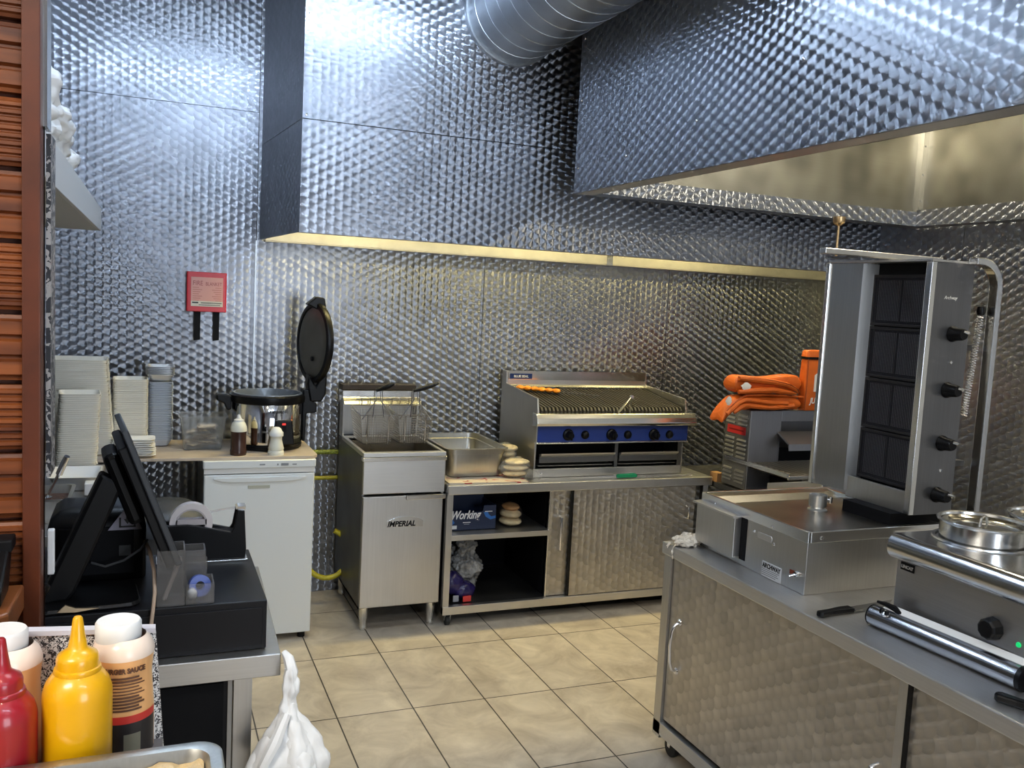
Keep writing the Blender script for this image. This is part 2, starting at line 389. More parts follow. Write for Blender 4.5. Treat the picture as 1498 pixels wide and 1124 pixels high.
def copy_tree(o, loc=None, rotz=None, label=None):
    c = o.copy(); COL.objects.link(c)
    if loc is not None: c.location = loc
    if rotz is not None: c.rotation_euler = (0, 0, rotz)
    if label: c['label'] = label
    for ch in list(o.children):
        d = ch.copy(); COL.objects.link(d); d.parent = c
        for g in list(ch.children):
            e = g.copy(); COL.objects.link(e); e.parent = d
    return c
def hdl(pts, r, parent, mat=chrome, name='handle'): return MB().tube(pts, r, 10).build(name, mat, parent, smooth=True)
def blob(mb, c, rx, ry, rz, seed, amp=.18, n=14, m=9):
    rnd = random.Random(seed); ph = [rnd.uniform(0, 6.28) for _ in range(6)]
    vs = []; fs = []
    for j in range(m+1):
        t = PI*j/m
        for i in range(n):
            a = 2*PI*i/n
            k = 1+amp*(math.sin(3*a+ph[0]+2*t)*.5+math.sin(5*a+ph[1]-3*t)*.3+math.sin(7*t+ph[2]+2*a)*.3)
            vs.append((c[0]+rx*k*math.sin(t)*math.cos(a), c[1]+ry*k*math.sin(t)*math.sin(a), c[2]+rz*(1+amp*.4*math.sin(4*a+ph[3]))*math.cos(t)))
    for j in range(m):
        fs += [(j*n+i, j*n+(i+1) % n, (j+1)*n+(i+1) % n, (j+1)*n+i) for i in range(n)]
    return mb._add(vs, fs)
def crumple(o, strength, size, levels=2, seed=0):
    tx = bpy.data.textures.new('folds', 'CLOUDS'); tx.noise_scale = size; tx.noise_depth = 2
    md = o.modifiers.new('subd', 'SUBSURF'); md.levels = levels; md.render_levels = levels
    md = o.modifiers.new('folds', 'DISPLACE'); md.texture = tx; md.strength = strength; md.mid_level = .5; md.texture_coords = 'LOCAL'
    return o
X_, Y_, Z_ = Vector((1, 0, 0)), Vector((0, 1, 0)), Vector((0, 0, 1))
# ============================================================ THE SETTING
YB, XR, XL, ZC = 4.87, 3.88, -.55, 3.35
XR2 = 4.42      # the right wall steps back behind the kebab counter's end
struct(MB().box(-2.6, -2.5, -.05, XR2+.05, YB+.05, 0).build('floor', tile))
struct(MB().box(-2.6, -2.5, ZC, XR2+.05, YB+.05, ZC+.05).build('ceiling', plaster))
def panels(mb, cuts_h, cuts_v, put, g=.0016):
    for a, b in zip(cuts_h[:-1], cuts_h[1:]):
        for c, d in zip(cuts_v[:-1], cuts_v[1:]): put(mb, a+g, c+g, b-g, d-g)
w = MB()
panels(w, [XL, .513], [0, 2.586, ZC], lambda m, a, c, b, d: m.box(a, YB-.004, c, b, YB, d))
panels(w, [.513, 1.797, 3.048, 4.355, XR2], [0, ZC], lambda m, a, c, b, d: m.box(a, YB-.004, c, b, YB, d))
struct(w.build('wall_back', swXZ))
struct(MB().box(XL-.05, YB, 0, XR2+.05, YB+.05, ZC).build('trim_1', blackm))       # seam backing of the clad wall
w = MB(); panels(w, [1.0, 2.2, 3.4, 3.985], [0, ZC], lambda m, a, c, b, d: m.box(XR-.004, a, c, XR, b, d))
struct(w.build('wall_right', swYZ))
struct(MB().box(XR, -2.5, 0, XR+.05, 3.935, ZC).build('trim_2', blackm))
struct(MB().box(XR, 3.936, 0, XR2+.05, 3.985, ZC).build('wall_return', swXZ))
struct(MB().box(XR2, 3.986, 0, XR2+.05, YB-.001, ZC).build('wall_right_recess', swYZ))
struct(MB().box(XR-.004, -2.5, 0, XR, 1.0, ZC).build('wall_right_front', plaster))
struct(MB().box(XL-.05, 1.66, 0, XL, YB, ZC).build('wall_left', swYZ))
struct(MB().box(-2.6, -2.5, 0, -2.55, 1.66, ZC).build('wall_customer_side', plaster))
struct(MB().box(-2.6, -2.55, 0, XR, -2.5, ZC).build('wall_front', darkwall))
struct(MB().box(.508, YB-.012, .0, .5145, YB-.004, 1.93).build('trim_3', galv))
# wooden partition: fluted boards, stained corner post
w = MB(); pl = .112; oz = .068
for k in range(4, 27):
    z0 = k*pl+oz; fine = k % 2 == 0; nr = 8 if fine else 3
    pts = [(1.62, z0+.004), (1.60, z0+.004)]
    for q in range(nr):
        a = z0+.008+(pl-.016)*q/nr; b = z0+.008+(pl-.016)*(q+1)/nr; g_ = .0035 if fine else .006
        pts += [(1.597, a+g_*.3), (1.592, a+g_), (1.592, b-g_), (1.597, b-g_*.3)] if fine else [(1.598, a+.002), (1.589, a+g_), (1.589, b-g_), (1.598, b-.002)]
    pts += [(1.60, z0+pl-.004), (1.62, z0+pl-.004)]
    w.prism(pts, 'x', -1.6, -.186)
struct(w.build('wall_partition', wood))
struct(MB().box(-1.6, 1.62, 0, -.16, 1.64, ZC).build('trim_4', postwood))
struct(MB().box(-.186, 1.575, 0, -.160, 1.64, ZC).build('trim_5', postwood, bevel=.002))
struct(MB().box(-.1595, 1.60, 1.93, -.153, 1.66, ZC).build('trim_6', satin))
struct(MB().box(-2.5, 1.0, 0, -.25, 1.574, 1.10).build('trim_7', postwood))
# ------------------------------------------------------------ ceiling tubes
def tube_light(loc, rz, L, label):
    t = thing('ceiling_tube_light', label, 'light', (loc[0], loc[1], loc[2]), 'ceiling tube lights')
    MB().rrect(loc[0]-L/2-.04, loc[1]-.04, loc[0]+L/2+.04, loc[1]+.04, .01, [(loc[2]+.035, 0), (loc[2]+.09, .012)]).build('housing', whitep, t)
    MB().cyl((loc[0]-L/2, loc[1], loc[2]), (loc[0]+L/2, loc[1], loc[2]), .019, n=14).build('tube', tubeglow, t, smooth=True)
    for s in (-1, 1):
        MB().box(loc[0]+s*(L/2+.012)-.014, loc[1]-.02, loc[2]-.025, loc[0]+s*(L/2+.012)+.014, loc[1]+.02, loc[2]+.04).build('lamp_holder', whitep, t, bevel=.003)
    MB().box(loc[0]-.01, loc[1]-.01, loc[2]+.08, loc[0]+.01, loc[1]+.01, ZC).build('rod', whitep, t)
    t.rotation_euler = (0, 0, rz); return t
tube_light((.45, 3.2, 3.08), 0, 1.7, 'long ceiling tube light above the fryer, mirrored in the canopy front')
tube_light((.70, 1.3, 3.05), 0, 1.5, 'ceiling tube light above the middle of the kitchen floor')
tube_light((1.0, -.9, 3.05), 0, 1.5, 'added unseen ceiling tube light over the serving side near the shop front')  # out of view, added to light the shop side of the closed room

def spot(x, y, z, label):
    t = thing('ceiling_spotlight', label, 'light', (x, y, z), 'round ceiling spotlights')
    MB().lathe([(.055, 0), (.060, .01), (.055, .05), (.02, .07), (0, .07)], (x, y, z), 28).build('housing', whitep, t, smooth=True)
    MB().cyl((x, y, z+.06), (x, y, ZC), .008, n=10).build('stem', whitep, t)
    MB().lathe([(0, -.014), (.03, -.010), (.048, .004), (.050, .012), (0, .014)], (x, y, z), 28).build('bulb', bulbglow, t, smooth=True)
spot(1.34, 1.75, 3.06, 'round warm ceiling spotlight nearest the kebab counter')
spot(.80, 1.05, 3.16, 'round warm ceiling spotlight over the serving shelf')
spot(.05, .2, 2.95, 'added unseen warm ceiling spotlight above the customer side')  # unseen spotlight added for small warm sparkles on the steel
spot(-.9, 1.0, 2.9, 'added unseen warm ceiling spotlight in front of the plank partition')  # likewise added out of view as an extra source of highlights

# ============================================================ EXTRACTION CANOPIES
HZ = 1.937; YF = 3.97
h = thing('extraction_canopy', 'wall-length steel extraction canopy above the fryer and chargrill', 'extractor hood', (2.2, 4.4, HZ))
m = MB()
m.box(.598, YF, HZ, 3.876, YF+.012, 2.4205); m.box(.598, YF, 2.4235, 3.876, YF+.012, ZC-.01)
m.build('front_panel', swXZ, h)
m = MB()
for z0, z1 in ((HZ, 2.4205), (2.4235, ZC-.01)):
    m.prism([(.530, YB-.006), (.598, YF), (.600, YF+.012), (.545, YB-.006)], 'z', z0, z1)
m.build('side_panel', swYZ, h)
MB().box(.60, YF-.001, 2.4203, 3.87, YF+.002, 2.4237).build('seam', blackm, h)
MB().box(.62, YF+.02, 2.55, XR2-.01, YB-.01, 2.56).build('ceiling_panel', hoodin, h)
# grease gutter along the foot of the front and along the wall
MB().box(.60, YF+.012, HZ, 3.87, YF+.06, HZ+.006).box(.60, YF+.055, HZ, 3.87, YF+.06, HZ+.03).build('front_gutter', steelX, h)
g_ = MB(); g_.box(.553, YB-.066, HZ-.012, XR2-.01, YB-.006, HZ-.006); g_.box(.553, YB-.066, HZ-.008, XR2-.01, YB-.060, HZ+.05)
g_.build('wall_gutter', flat('gutter_steel', (.74, .72, .66), .48, 1.0, noise=.12, nscale=9), h)
MB().box(2.56, YB-.07, HZ-.013, 2.60, YB-.059, HZ+.05).build('joint_cover', satin, h)
for x in (1.1, 2.25, 3.4):
    l = MB().box(x-.32, 4.30, 2.50, x+.32, 4.42, 2.548).build('canopy_lamp', whitep, h)
    MB().rrect(x-.30, 4.315, x+.30, 4.405, .03, [(2.47, .012), (2.50, 0)]).build('diffuser', hoodglow, l)
for x in (.62, .605+.02):
    pass
mb = MB()
for x, z in ((.615, 2.44), (.615, 2.86)): MB().lathe([(0, .004), (.005, .003), (.006, 0)], (x, YF, z), 10, (0, -1, 0)).build('screw', chrome, h, smooth=True)

RX, RY, RZ = 1.79, 3.72, 2.187
h = thing('island_canopy', 'large steel canopy hanging over the kebab grill counter', 'extractor hood', (2.8, 2.3, RZ))
m = MB(); m.box(RX, -.2, RZ, RX+.012, RY, 2.916); m.box(RX, -.2, 2.919, RX+.012, RY, ZC-.01); m.build('front_panel', swYZ, h)
MB().box(RX+.013, RY-.012, RZ, XR-.006, RY-.004, ZC-.01).build('end_panel', hoodin, h)
MB().box(RX+.013, RY-.004, RZ, XR-.006, RY, ZC-.01).build('outer_end_panel', swXZ, h)
MB().box(XR-.02, -.2, RZ+.05, XR-.006, RY-.013, 2.95).build('wall_lining', hoodin, h)
MB().box(RX+.013, -.2, 2.95, XR-.006, RY-.013, 2.96).build('ceiling_panel', hoodin, h)
# gutters: floor strip with an upstand
MB().box(RX+.013, -.2, RZ, RX+.09, RY-.013, RZ+.006).box(RX+.085, -.2, RZ, RX+.09, RY-.07, RZ+.05).build('front_gutter', steelY, h)
MB().box(RX+.09, RY-.10, RZ, XR-.10, RY-.013, RZ+.006).box(RX+.09, RY-.104, RZ, XR-.11, RY-.098, RZ+.075).build('end_gutter', swXZ, h)
MB().box(XR-.11, -.2, RZ, XR-.02, RY-.013, RZ+.006).box(XR-.115, -.2, RZ, XR-.109, RY-.10, RZ+.085).build('wall_gutter', swYZ, h)
MB().box(XR-.055, RY-.05, RZ+.08, XR-.02, RY-.012, 2.95).build('corner_strip', satin, h)
mb = MB()
for z in (2.33, 2.47, 2.62, 2.8): MB().lathe([(0, .004), (.005, .003), (.006, 0)], (XR-.038, RY-.051, z), 10, (0, -1, 0)).build('rivet', chrome, h, smooth=True)
for y, z in ((3.69, 2.30), (3.69, 2.6), (3.69, 2.87), (2.75, 2.36), (2.2, 2.45), (1.35, 2.62), (3.25, 2.30)): MB().lathe([(0, .004), (.005, .003), (.006, 0)], (RX, y, z), 10, (-1, 0, 0)).build('rivet', chrome, h, smooth=True)
for y in (3.1, 1.6):
    l = MB().box(3.0, y-.32, 2.90, 3.14, y+.32, 2.948).build('canopy_lamp', whitep, h)
    MB().rrect(3.01, y-.30, 3.13, y+.30, .03, [(2.865, .012), (2.90, 0)]).build('diffuser', hoodglow2, l)
# spiral duct coming out of the wall canopy
d = thing('ventilation_duct', 'large round spiral-wound duct under the ceiling between the canopies', 'duct', (1.56, 3.4, 2.77))
dx, dz, dr = 1.545, 3.012, .232
MB().cyl((dx, YF-.001, dz), (dx, 1.2, dz), dr, n=64).build('pipe', galv, d, smooth=True)
pts = []
for i in range(40*22+1):
    a = 2*PI*i/40; pts.append((dx+(dr+.001)*math.cos(a), YF-.06-.12*i/40, dz+(dr+.001)*math.sin(a)))
MB().tube(pts, .0016, 5).build('spiral_seam', galv, d, smooth=True)
MB().cyl((dx, YF-.001, dz), (dx, YF-.03, dz), dr+.008, n=64).build('collar', galv, d, smooth=True)
# ============================================================ BACK LEFT: fridge, board, cooker, boxes
t = thing('undercounter_fridge', 'small white under-counter fridge with slim recessed handle', 'fridge', (.485, 4.49, 0))
MB().box(.237, 4.245, .03, .735, 4.80, .85).build('body', white, t, bevel=.004)
d = MB().rrect(.235, 4.20, .737, 4.242, .008, [(.034, .003), (.037, 0), (.815, 0), (.818, .003)]).build('door', white, t)
m = MB(); n_ = 24
pts = []
for i in range(n_+1):
    x = -.21+.42*i/n_; pts.append((.486+x, .800-.018*(1-(abs(x)/.21)**6)))
m.prism(pts+[(.696, .806), (.276, .806)], 'y', 4.192, 4.2015); m.build('handle', white, d, bevel=.003)
MB().rrect(.43, 4.197, .53, 4.2005, .002, [(.752, 0), (.766, 0)]).build('badge', flat('badge_grey', (.45, .45, .36), .4), d)
top = MB().rrect(.230, 4.195, .742, 4.80, .01, [(.848, .003), (.851, 0), (.882, 0), (.885, .004)]).build('top', white, t)
MB().box(.235, 4.205, .822, .737, 4.235, .848).build('control_strip', whitep, t, bevel=.002)
m = MB(); m.box(.48, 4.193, .862, .505, 4.1955, .868); m.box(.56, 4.193, .860, .566, 4.1955, .868); m.box(.578, 4.193, .858, .612, 4.1955, .870); m.box(.63, 4.193, .861, .65, 4.1955, .866)
m.build('switch', flat('switch_grey', (.25, .26, .27), .5), t)
for x, y in ((.27, 4.24), (.70, 4.24), (.27, 4.76), (.70, 4.76)):
    MB().cyl((x, y, 0), (x, y, .032), .018).build('foot', blackp, t)

b = MB(); pts = [(-.165, 4.215), (.70, 4.205)]
for i in range(7):
    a = -PI/2+PI/2*i/6; pts.append((.70+.055*math.cos(a), 4.26+.055*math.sin(a)))
pts += [(.750, 4.66), (.735, 4.70), (.71, 4.71), (-.545, 4.71), (-.545, 4.215)]
b.prism(pts, 'z', .8855, .900)
o = b.build('worktop_board', boardm, None, bevel=.003); recentre(o, (.1, 4.45, .8855))
tag(o, 'beige laminate board laid across the top of the white fridge', 'worktop')

# ---- rice cooker
c = (.545, 4.49)
t = thing('rice_cooker', 'big chrome commercial rice cooker with its lid open', 'rice cooker', (c[0], c[1], .90))
MB().lathe([(0, .0), (.150, .0), (.168, .006), (.170, .022), (.160, .03)], (*c, .90), 48).build('base', blackp, t, smooth=True)
body = MB().lathe([(.158, .028), (.168, .032), (.170, .05), (.170, .225), (.168, .228)], (*c, .90), 56).build('body', chrome, t, smooth=True)
MB().lathe([(.169, .224), (.180, .228), (.183, .245), (.181, .262), (.168, .268), (.160, .262), (.158, .235)], (*c, .90), 56).build('rim', blackp, t, smooth=True)
MB().lathe([(.168, .262), (.166, .272), (.158, .272), (.155, .262), (.152, .12), (.14, .10), (0, .10)], (*c, .90), 56).build('inner_pot', flat('grey_nonstick', (.25, .28, .32), .35, .4), t, smooth=True)
m = MB(); m.prism([(c[0]-.175, 1.155), (c[0]-.175, 1.09), (c[0]-.195, 1.085), (c[0]-.21, 1.12), (c[0]-.245, 1.135), (c[0]-.245, 1.165), (c[0]-.20, 1.165)], 'y', 4.44, 4.52)
m.build('side_handle', blackp, t, bevel=.006)
m = MB(); m.prism([(c[0]+.165, 1.19), (c[0]+.165, .93), (c[0]+.180, .93), (c[0]+.184, 1.07), (c[0]+.235, 1.075), (c[0]+.235, 1.12), (c[0]+.205, 1.14), (c[0]+.205, 1.19)], 'y', 4.44, 4.54)
m.build('hinge_block', blackp, t, bevel=.006)
pn = MB(); pn.prism([(.548, .935), (.655, .935), (.640, 1.055), (.563, 1.055)], 'y', 4.305, 4.37); pn = pn.build('control_panel', blackp, t, bevel=.006)
MB().box(.590, 4.297, 1.0, .612, 4.306, 1.03).build('switch', blackm, pn); MB().box(.593, 4.296, 1.034, .609, 4.304, 1.042).build('indicator', flat('red_lens', (.6, .02, .02), .3, emis=(1, .05, .03), estr=.6), pn)
text('Panasonic', .024, (.535, 4.3145, 1.09), X_, Z_, blackm, t, xs=.9)
# open lid: a disc standing on edge, its inner face to the left
lc = Vector((.765, 4.47, 1.425)); ld = Vector((-.972, -.235, .02)).normalized()
lid = MB().lathe([(0, -.045), (.09, -.040), (.17, -.022), (.192, -.004), (.196, .006), (.190, .012)], lc, 56, ld).build('lid', satin, t, smooth=True)
MB().lathe([(.199, -.012), (.203, .004), (.197, .016), (.178, .018), (.172, .010)], lc, 56, ld).build('gasket', blackp, lid, smooth=True)
MB().lathe([(.176, .010), (.160, .016), (.12, .013), (0, .012)], lc, 56, ld).build('inner_plate', flat('lid_liner', (.20, .185, .15), .3, .5, noise=.2), lid, smooth=True)
MB().lathe([(.012, .012), (.012, .020), (0, .021)], lc+Vector((0, -.02, -.08)), 16, ld).build('steam_valve', blackp, lid, smooth=True)
m = MB(); m.prism([(.715, 1.615), (.76, 1.655), (.80, 1.65), (.81, 1.60), (.79, 1.58)], 'y', 4.425, 4.505); m.build('latch', blackp, lid, bevel=.006)
m = MB(); m.prism([(.745, 1.13), (.80, 1.13), (.822, 1.17), (.825, 1.27), (.80, 1.27), (.77, 1.21), (.735, 1.27), (.728, 1.22)], 'y', 4.43, 4.52); m.build('hinge_arm', blackp, lid, bevel=.008)

# ---- sauce bottle, salt shaker
t = thing('sauce_bottle', 'squeeze bottle of brown sauce with white nozzle cap, left of the rice cooker', 'bottle', (.39, 4.30, .90))
MB().lathe([(0, 0), (.036, 0), (.038, .006), (.038, .022), (.035, .028), (.035, .10), (.036, .112)], (.39, 4.27, .90), 28).build('bottle', brownsauce, t, smooth=True)
MB().lathe([(.036, .112), (.037, .13), (.030, .150), (.022, .158), (.020, .162)], (.39, 4.27, .90), 28).build('neck', cream, t, smooth=True)
MB().lathe([(.023, .156), (.023, .166), (.012, .172), (.006, .190), (.004, .19), (0, .19)], (.39, 4.27, .90), 20).build('nozzle', whitep, t, smooth=True)
t = thing('salt_shaker', 'cream plastic salt shaker with waisted body, in front of the rice cooker', 'shaker', (.56, 4.26, .90))
MB().lathe([(0, 0), (.037, 0), (.038, .012), (.036, .020), (.034, .022), (.037, .03), (.032, .05), (.027, .072), (.028, .088), (.031, .092)], (.56, 4.255, .90), 28).build('body', cream, t, smooth=True)
MB().lathe([(.033, .090), (.033, .106), (.028, .112), (.022, .124), (.014, .131), (0, .133)], (.56, 4.255, .90), 28).build('cap', whitep, t, smooth=True)

# ---- clear plastic box with sachets
t = thing('plastic_box', 'clear plastic storage box holding white sachets on the beige board', 'box', (.24, 4.46, .90))
m = MB(); x0, y0, x1, y1 = .135, 4.38, .345, 4.56
m.rrect(x0, y0, x1, y1, .02, [(.903, .022), (.91, .018), (1.055, .004), (1.058, -.006), (1.064, -.008), (1.064, 0), (.912, .021)], cap0=True, cap1=True)
m.build('box', clearp, t, smooth=True)
for (x, y) in ((.17, 4.41), (.31, 4.41), (.17, 4.53), (.31, 4.53)):
    MB().box(x-.012, y-.012, .90, x+.012, y+.012, .904).build('foot', clearp, t)
rnd = random.Random(3)
base = MB().box(-.035, -.022, 0, .035, .022, .005).build('sachet', packs, None, bevel=.002); base.location = (.24, 4.47, .93)
base['label'] = 'white paper sachet lying inside the clear plastic box'; base['category'] = 'sachet'; base['group'] = 'sachets in the clear box'
for k in range(26):
    o = base if k == 0 else base.copy()
    if k: COL.objects.link(o)
    o.location = (rnd.uniform(.20, .285), rnd.uniform(4.44, 4.51), .920+.0036*k)
    o.rotation_euler = (rnd.uniform(-.15, .15), rnd.uniform(-.15, .15), rnd.uniform(0, 3.1))

# ---- stacks of take-away containers (nested trays), one object each
def tray_mesh(name, w, d, h, lip, mat, r=.02):
    m = MB(); m.rrect(-w/2, -d/2, w/2, d/2, r, [(0, .018), (h-.001, .0), (h, -lip), (h+.0018, -lip), (h+.0018, .001), (.002, .020)])
    o = m.build(name, mat, None, smooth=True); return o
def stack(name, w, d, h, lip, mat, pos, n, pitch, lean, label, cat, group, rz=0, jit=.0015, r=.02):
    first = tray_mesh(name, w, d, h, lip, mat, r); rr = random.Random(int(pos[0]*1000)+n)
    for k in range(n):
        o = first if k == 0 else first.copy()
        if k: COL.objects.link(o)
        z = pitch*k
        o.location = (pos[0]+lean[0]*z+rr.uniform(-jit, jit), pos[1]+lean[1]*z+rr.uniform(-jit, jit), pos[2]+z)
        o.rotation_euler = (0, 0, rz+rr.uniform(-.015, .015))
        o['label'] = label; o['category'] = cat; o['group'] = group
    return first
stack('foam_box', .235, .22, .045, .003, foam, (-.265, 4.40, .905), 44, .0088, (-.08, 0), 'large beige foam box in the tall leaning stack at the back left', 'takeaway box', 'tall stack of beige foam boxes at the back left')
stack('meal_box', .150, .16, .045, .003, foam, (-.278, 4.02, .885), 34, .0088, (.05, 0), 'white foam box in the narrow stack nearest the wooden post', 'takeaway box', 'white foam boxes nearest the wooden post', rz=.08)
stack('burger_box', .145, .15, .04, .003, foam, (-.080, 4.47, .905), 35, .0085, (.0, 0), 'cream foam box in the middle stack, right of the leaning stack', 'takeaway box', 'middle stack of cream foam boxes')
stack('container_lid', .165, .11, .012, .003, foamw, (-.06, 4.27, .9035), 8, .0098, (.05, 0), 'white lid in the low pile at the front of the beige board', 'lid', 'low pile of white lids', jit=.006)
stack('foil_container', .105, .13, .03, .004, foil, (.050, 4.56, .905), 34, .0084, (.0, 0), 'silver-grey foil container in the slim stack beside the clear box', 'foil container', 'slim stack of foil containers')
stack('foil_tray', .118, .14, .028, .006, flat('foil_tray', (.75, .77, .80), .3, .6), (.048, 4.55, 1.222), 6, .0075, (.0, 0), 'bright foil tray on top of the slim container stack', 'foil tray', 'foil trays on top of the slim stack')
t = thing('open_carton', 'white open foam carton at the foot of the narrow stack by the post', 'carton', (-.25, 3.78, .88))
m = MB(); m.rrect(-.345, 3.66, -.175, 3.88, .02, [(.882, .025), (.935, .0), (.938, -.006), (.938, 0), (.886, .027)]); m.build('carton', foamw, t, smooth=True)
m = MB(); m.box(-.22, 3.58, .884, -.16, 3.64, .93); m.build('flap', foamw, t, bevel=.004)

# ---- steel side counter (left), wall shelf
t = thing('steel_side_counter', 'steel side counter along the left wall under the takeaway boxes', 'counter', (-.36, 4.0, 0))
MB().box(-.54, 3.46, .845, -.175, 4.83, .88).box(-.54, 3.05, .845, -.235, 3.459, .88).build('worktop', steelY, t, bevel=.002)
for x, y in ((-.51, 3.08), (-.26, 3.08), (-.51, 4.79), (-.20, 4.79)): MB().box(x-.018, y-.018, 0, x+.018, y+.018, .845).build('leg', steelZ, t)
MB().box(-.53, 3.06, .25, -.21, 4.82, .27).build('lower_shelf', steelD, t)
t = thing('steel_pan', 'small steel food pan behind the black receipt printer, by the wooden post', 'food pan', (-.30, 3.27, .88))
m = MB(); m.rrect(-.38, 3.19, -.245, 3.42, .02, [(.881, .012), (.89, .008), (.958, .0), (.960, -.01), (.964, -.01), (.964, .002), (.90, .012)]); m.build('pan', steelW, t, smooth=True)
o = MB().rrect(-.37, 3.20, -.255, 3.41, .015, [(.905, 0), (.935, -.002)]).build('brown_relish', flat('relish', (.12, .045, .02), .4, noise=.4, nscale=60, bump=.5), None); recentre(o, (-.31, 3.3, .905))
tag(o, 'dark brown relish filling the small steel pan', 'food'); o['kind'] = 'stuff'
t = thing('serving_utensil', 'chrome handle of a spoon leaning in the small steel pan', 'spoon', (-.30, 3.26, .94))
MB().tube([(-.320, 3.30, .938), (-.300, 3.28, .985), (-.276, 3.26, 1.035)], [.004, .005, .006], 10).tube([(-.276, 3.26, 1.035), (-.262, 3.25, 1.07), (-.25, 3.24, 1.098)], [.011, .011, .009], 12).build('handle', chrome, t, smooth=True)
MB().lathe([(0, -.008), (.02, -.004), (.026, .004)], (-.325, 3.30, .945), 16).build('bowl', chrome, t, smooth=True)
t = thing('wall_shelf', 'pale grey metal shelf high on the left wall', 'shelf', (-.37, 3.0, 1.9))
MB().box(-.545, 1.9, 1.975, -.21, 4.22, 1.988).build('board', whitep, t)
MB().box(-.21, 1.9, 1.893, -.198, 4.22, 1.988).build('front_edge', flat('shelf_grey', (.80, .81, .80), .4), t, bevel=.001)
MB().box(-.545, 1.9, 1.893, -.21, 4.22, 1.900).build('underside', flat('shelf_grey_under', (.72, .73, .72), .45), t)
t = thing('white_plastic_bag', 'crumpled white plastic bag lying on top of the wall shelf', 'bag', (-.30, 2.3, 1.99))
m = MB(); blob(m, (-.27, 2.55, 2.06), .085, .16, .075, 4, .35, 22, 14); blob(m, (-.26, 2.85, 2.03), .06, .13, .045, 9, .4, 20, 12); blob(m, (-.28, 2.2, 2.09), .08, .15, .10, 5, .35, 20, 12)
crumple(m.build('bag', whitebag, t, smooth=True, jitter=.004), .05, .035)
# patterned print edge hanging on the back of the post, and a white slat below
o = MB().box(-.1590, 1.645, 1.36, -.152, 1.72, 1.925).build('patterned_print', poster); recentre(o, (-.155, 1.68, 1.36)); tag(o, 'narrow dark patterned print hanging behind the wooden post', 'picture')
o = MB().box(-.157, 1.645, 1.19, -.1465, 1.66, 1.268).build('white_board', paper, bevel=.002); recentre(o, (-.15, 1.65, 1.19)); tag(o, 'small white board edge low behind the wooden post', 'board')

# ---- gas pipes and hose between fridge and fryer
gy = flat('pipe_paint_yellow', (.50, .45, .03), .45, noise=.2, nscale=60)
o = MB().cyl((.30, 4.835, .655), (1.9, 4.835, .655), .011, n=14).build('gas_pipe', gy, smooth=True); recentre(o, (.9, 4.835, .655)); tag(o, 'lower yellow gas pipe on the wall between fridge and fryer', 'pipe')
o = MB().cyl((.30, 4.835, .80), (1.9, 4.835, .80), .013, n=14).build('gas_pipe', flat('pipe_marked', (.32, .38, .05), .5, noise=.6, nscale=90), smooth=True); recentre(o, (.9, 4.835, .80)); tag(o, 'upper green-yellow gas pipe on the wall just below the board', 'pipe')
pts = []
for i in range(23):
    a = math.radians(-130+10*0+i*-13.0+200)
    pts.append((.90+.12*math.cos(a), 4.68+.03*math.sin(a), .27+.125*math.sin(a)))
o = MB().tube(pts, .014, 10).build('gas_hose', yellow, smooth=True); recentre(o, (.90, 4.7, .15)); tag(o, 'yellow gas hose looping down behind the fryer', 'hose')
# ---- black bin below the board
t = thing('black_bin', 'dark grey round-lidded bin under the beige board behind the tape dispenser', 'bin', (.06, 4.05, 0))
MB().lathe([(0, 0), (.13, 0), (.145, .02), (.165, .62), (.172, .63)], (.07, 4.05, 0), 36).build('body', greybin, t, smooth=True)
MB().lathe([(.176, .62), (.178, .64), (.16, .70), (.11, .735), (0, .75)], (.07, 4.05, 0), 36).build('lid', greybin, t, smooth=True)
# ---- fire blanket
t = thing('fire_blanket', 'red fire blanket case with two black pull tapes on the steel wall', 'fire blanket', (.268, 4.85, 1.54))
MB().rrect(.171, 4.828, .366, 4.865, .006, [(1.545, .002), (1.548, 0), (1.745, 0), (1.748, .002)]).build('case', red, t)
lb = MB().box(.192, 4.8265, 1.573, .348, 4.828, 1.722).build('instruction_label', flat('label_salmon', (.80, .40, .33), .5), t)
MB().box(.192, 4.8258, 1.573, .348, 4.8266, 1.600).build('label_strip', flat('label_cream', (.80, .72, .60), .5), lb)
inkr = flat('label_ink', (.45, .10, .09), .5)
text('FIRE', .034, (.2, 4.8258, 1.68), X_, Z_, inkr, lb, xs=.8, name='heading'); text('BLANKET', .026, (.262, 4.8258, 1.68), X_, Z_, inkr, lb, xs=.72, name='heading')
for k in range(7):
    lw = .030+.008*((k*5) % 3)
    if k == 0: flat('label_ink_pale', (.62, .25, .2), .5)
    MB().box(.200, 4.8258, 1.667-.011*k, .200+lw, 4.8266, 1.671-.011*k).build('print_line', MATS['label_ink_pale'], lb)
    MB().box(.340-lw, 4.8258, 1.667-.011*k, .340, 4.8266, 1.671-.011*k).build('print_line', MATS['label_ink_pale'], lb)
for b_ in ((.198, 1.588, .228, 1.595), (.240, 1.589, .342, 1.593), (.230, 1.579, .335, 1.582)): MB().box(b_[0], 4.8252, b_[1], b_[2], 4.826, b_[3]).build('print_line', ink, lb)
for x in (.225, .318): MB().prism([(x-.016, 1.547), (x+.016, 1.547), (x+.015, 1.40), (x-.015, 1.395)], 'y', 4.842, 4.849).build('pull_tape', blackm, t)
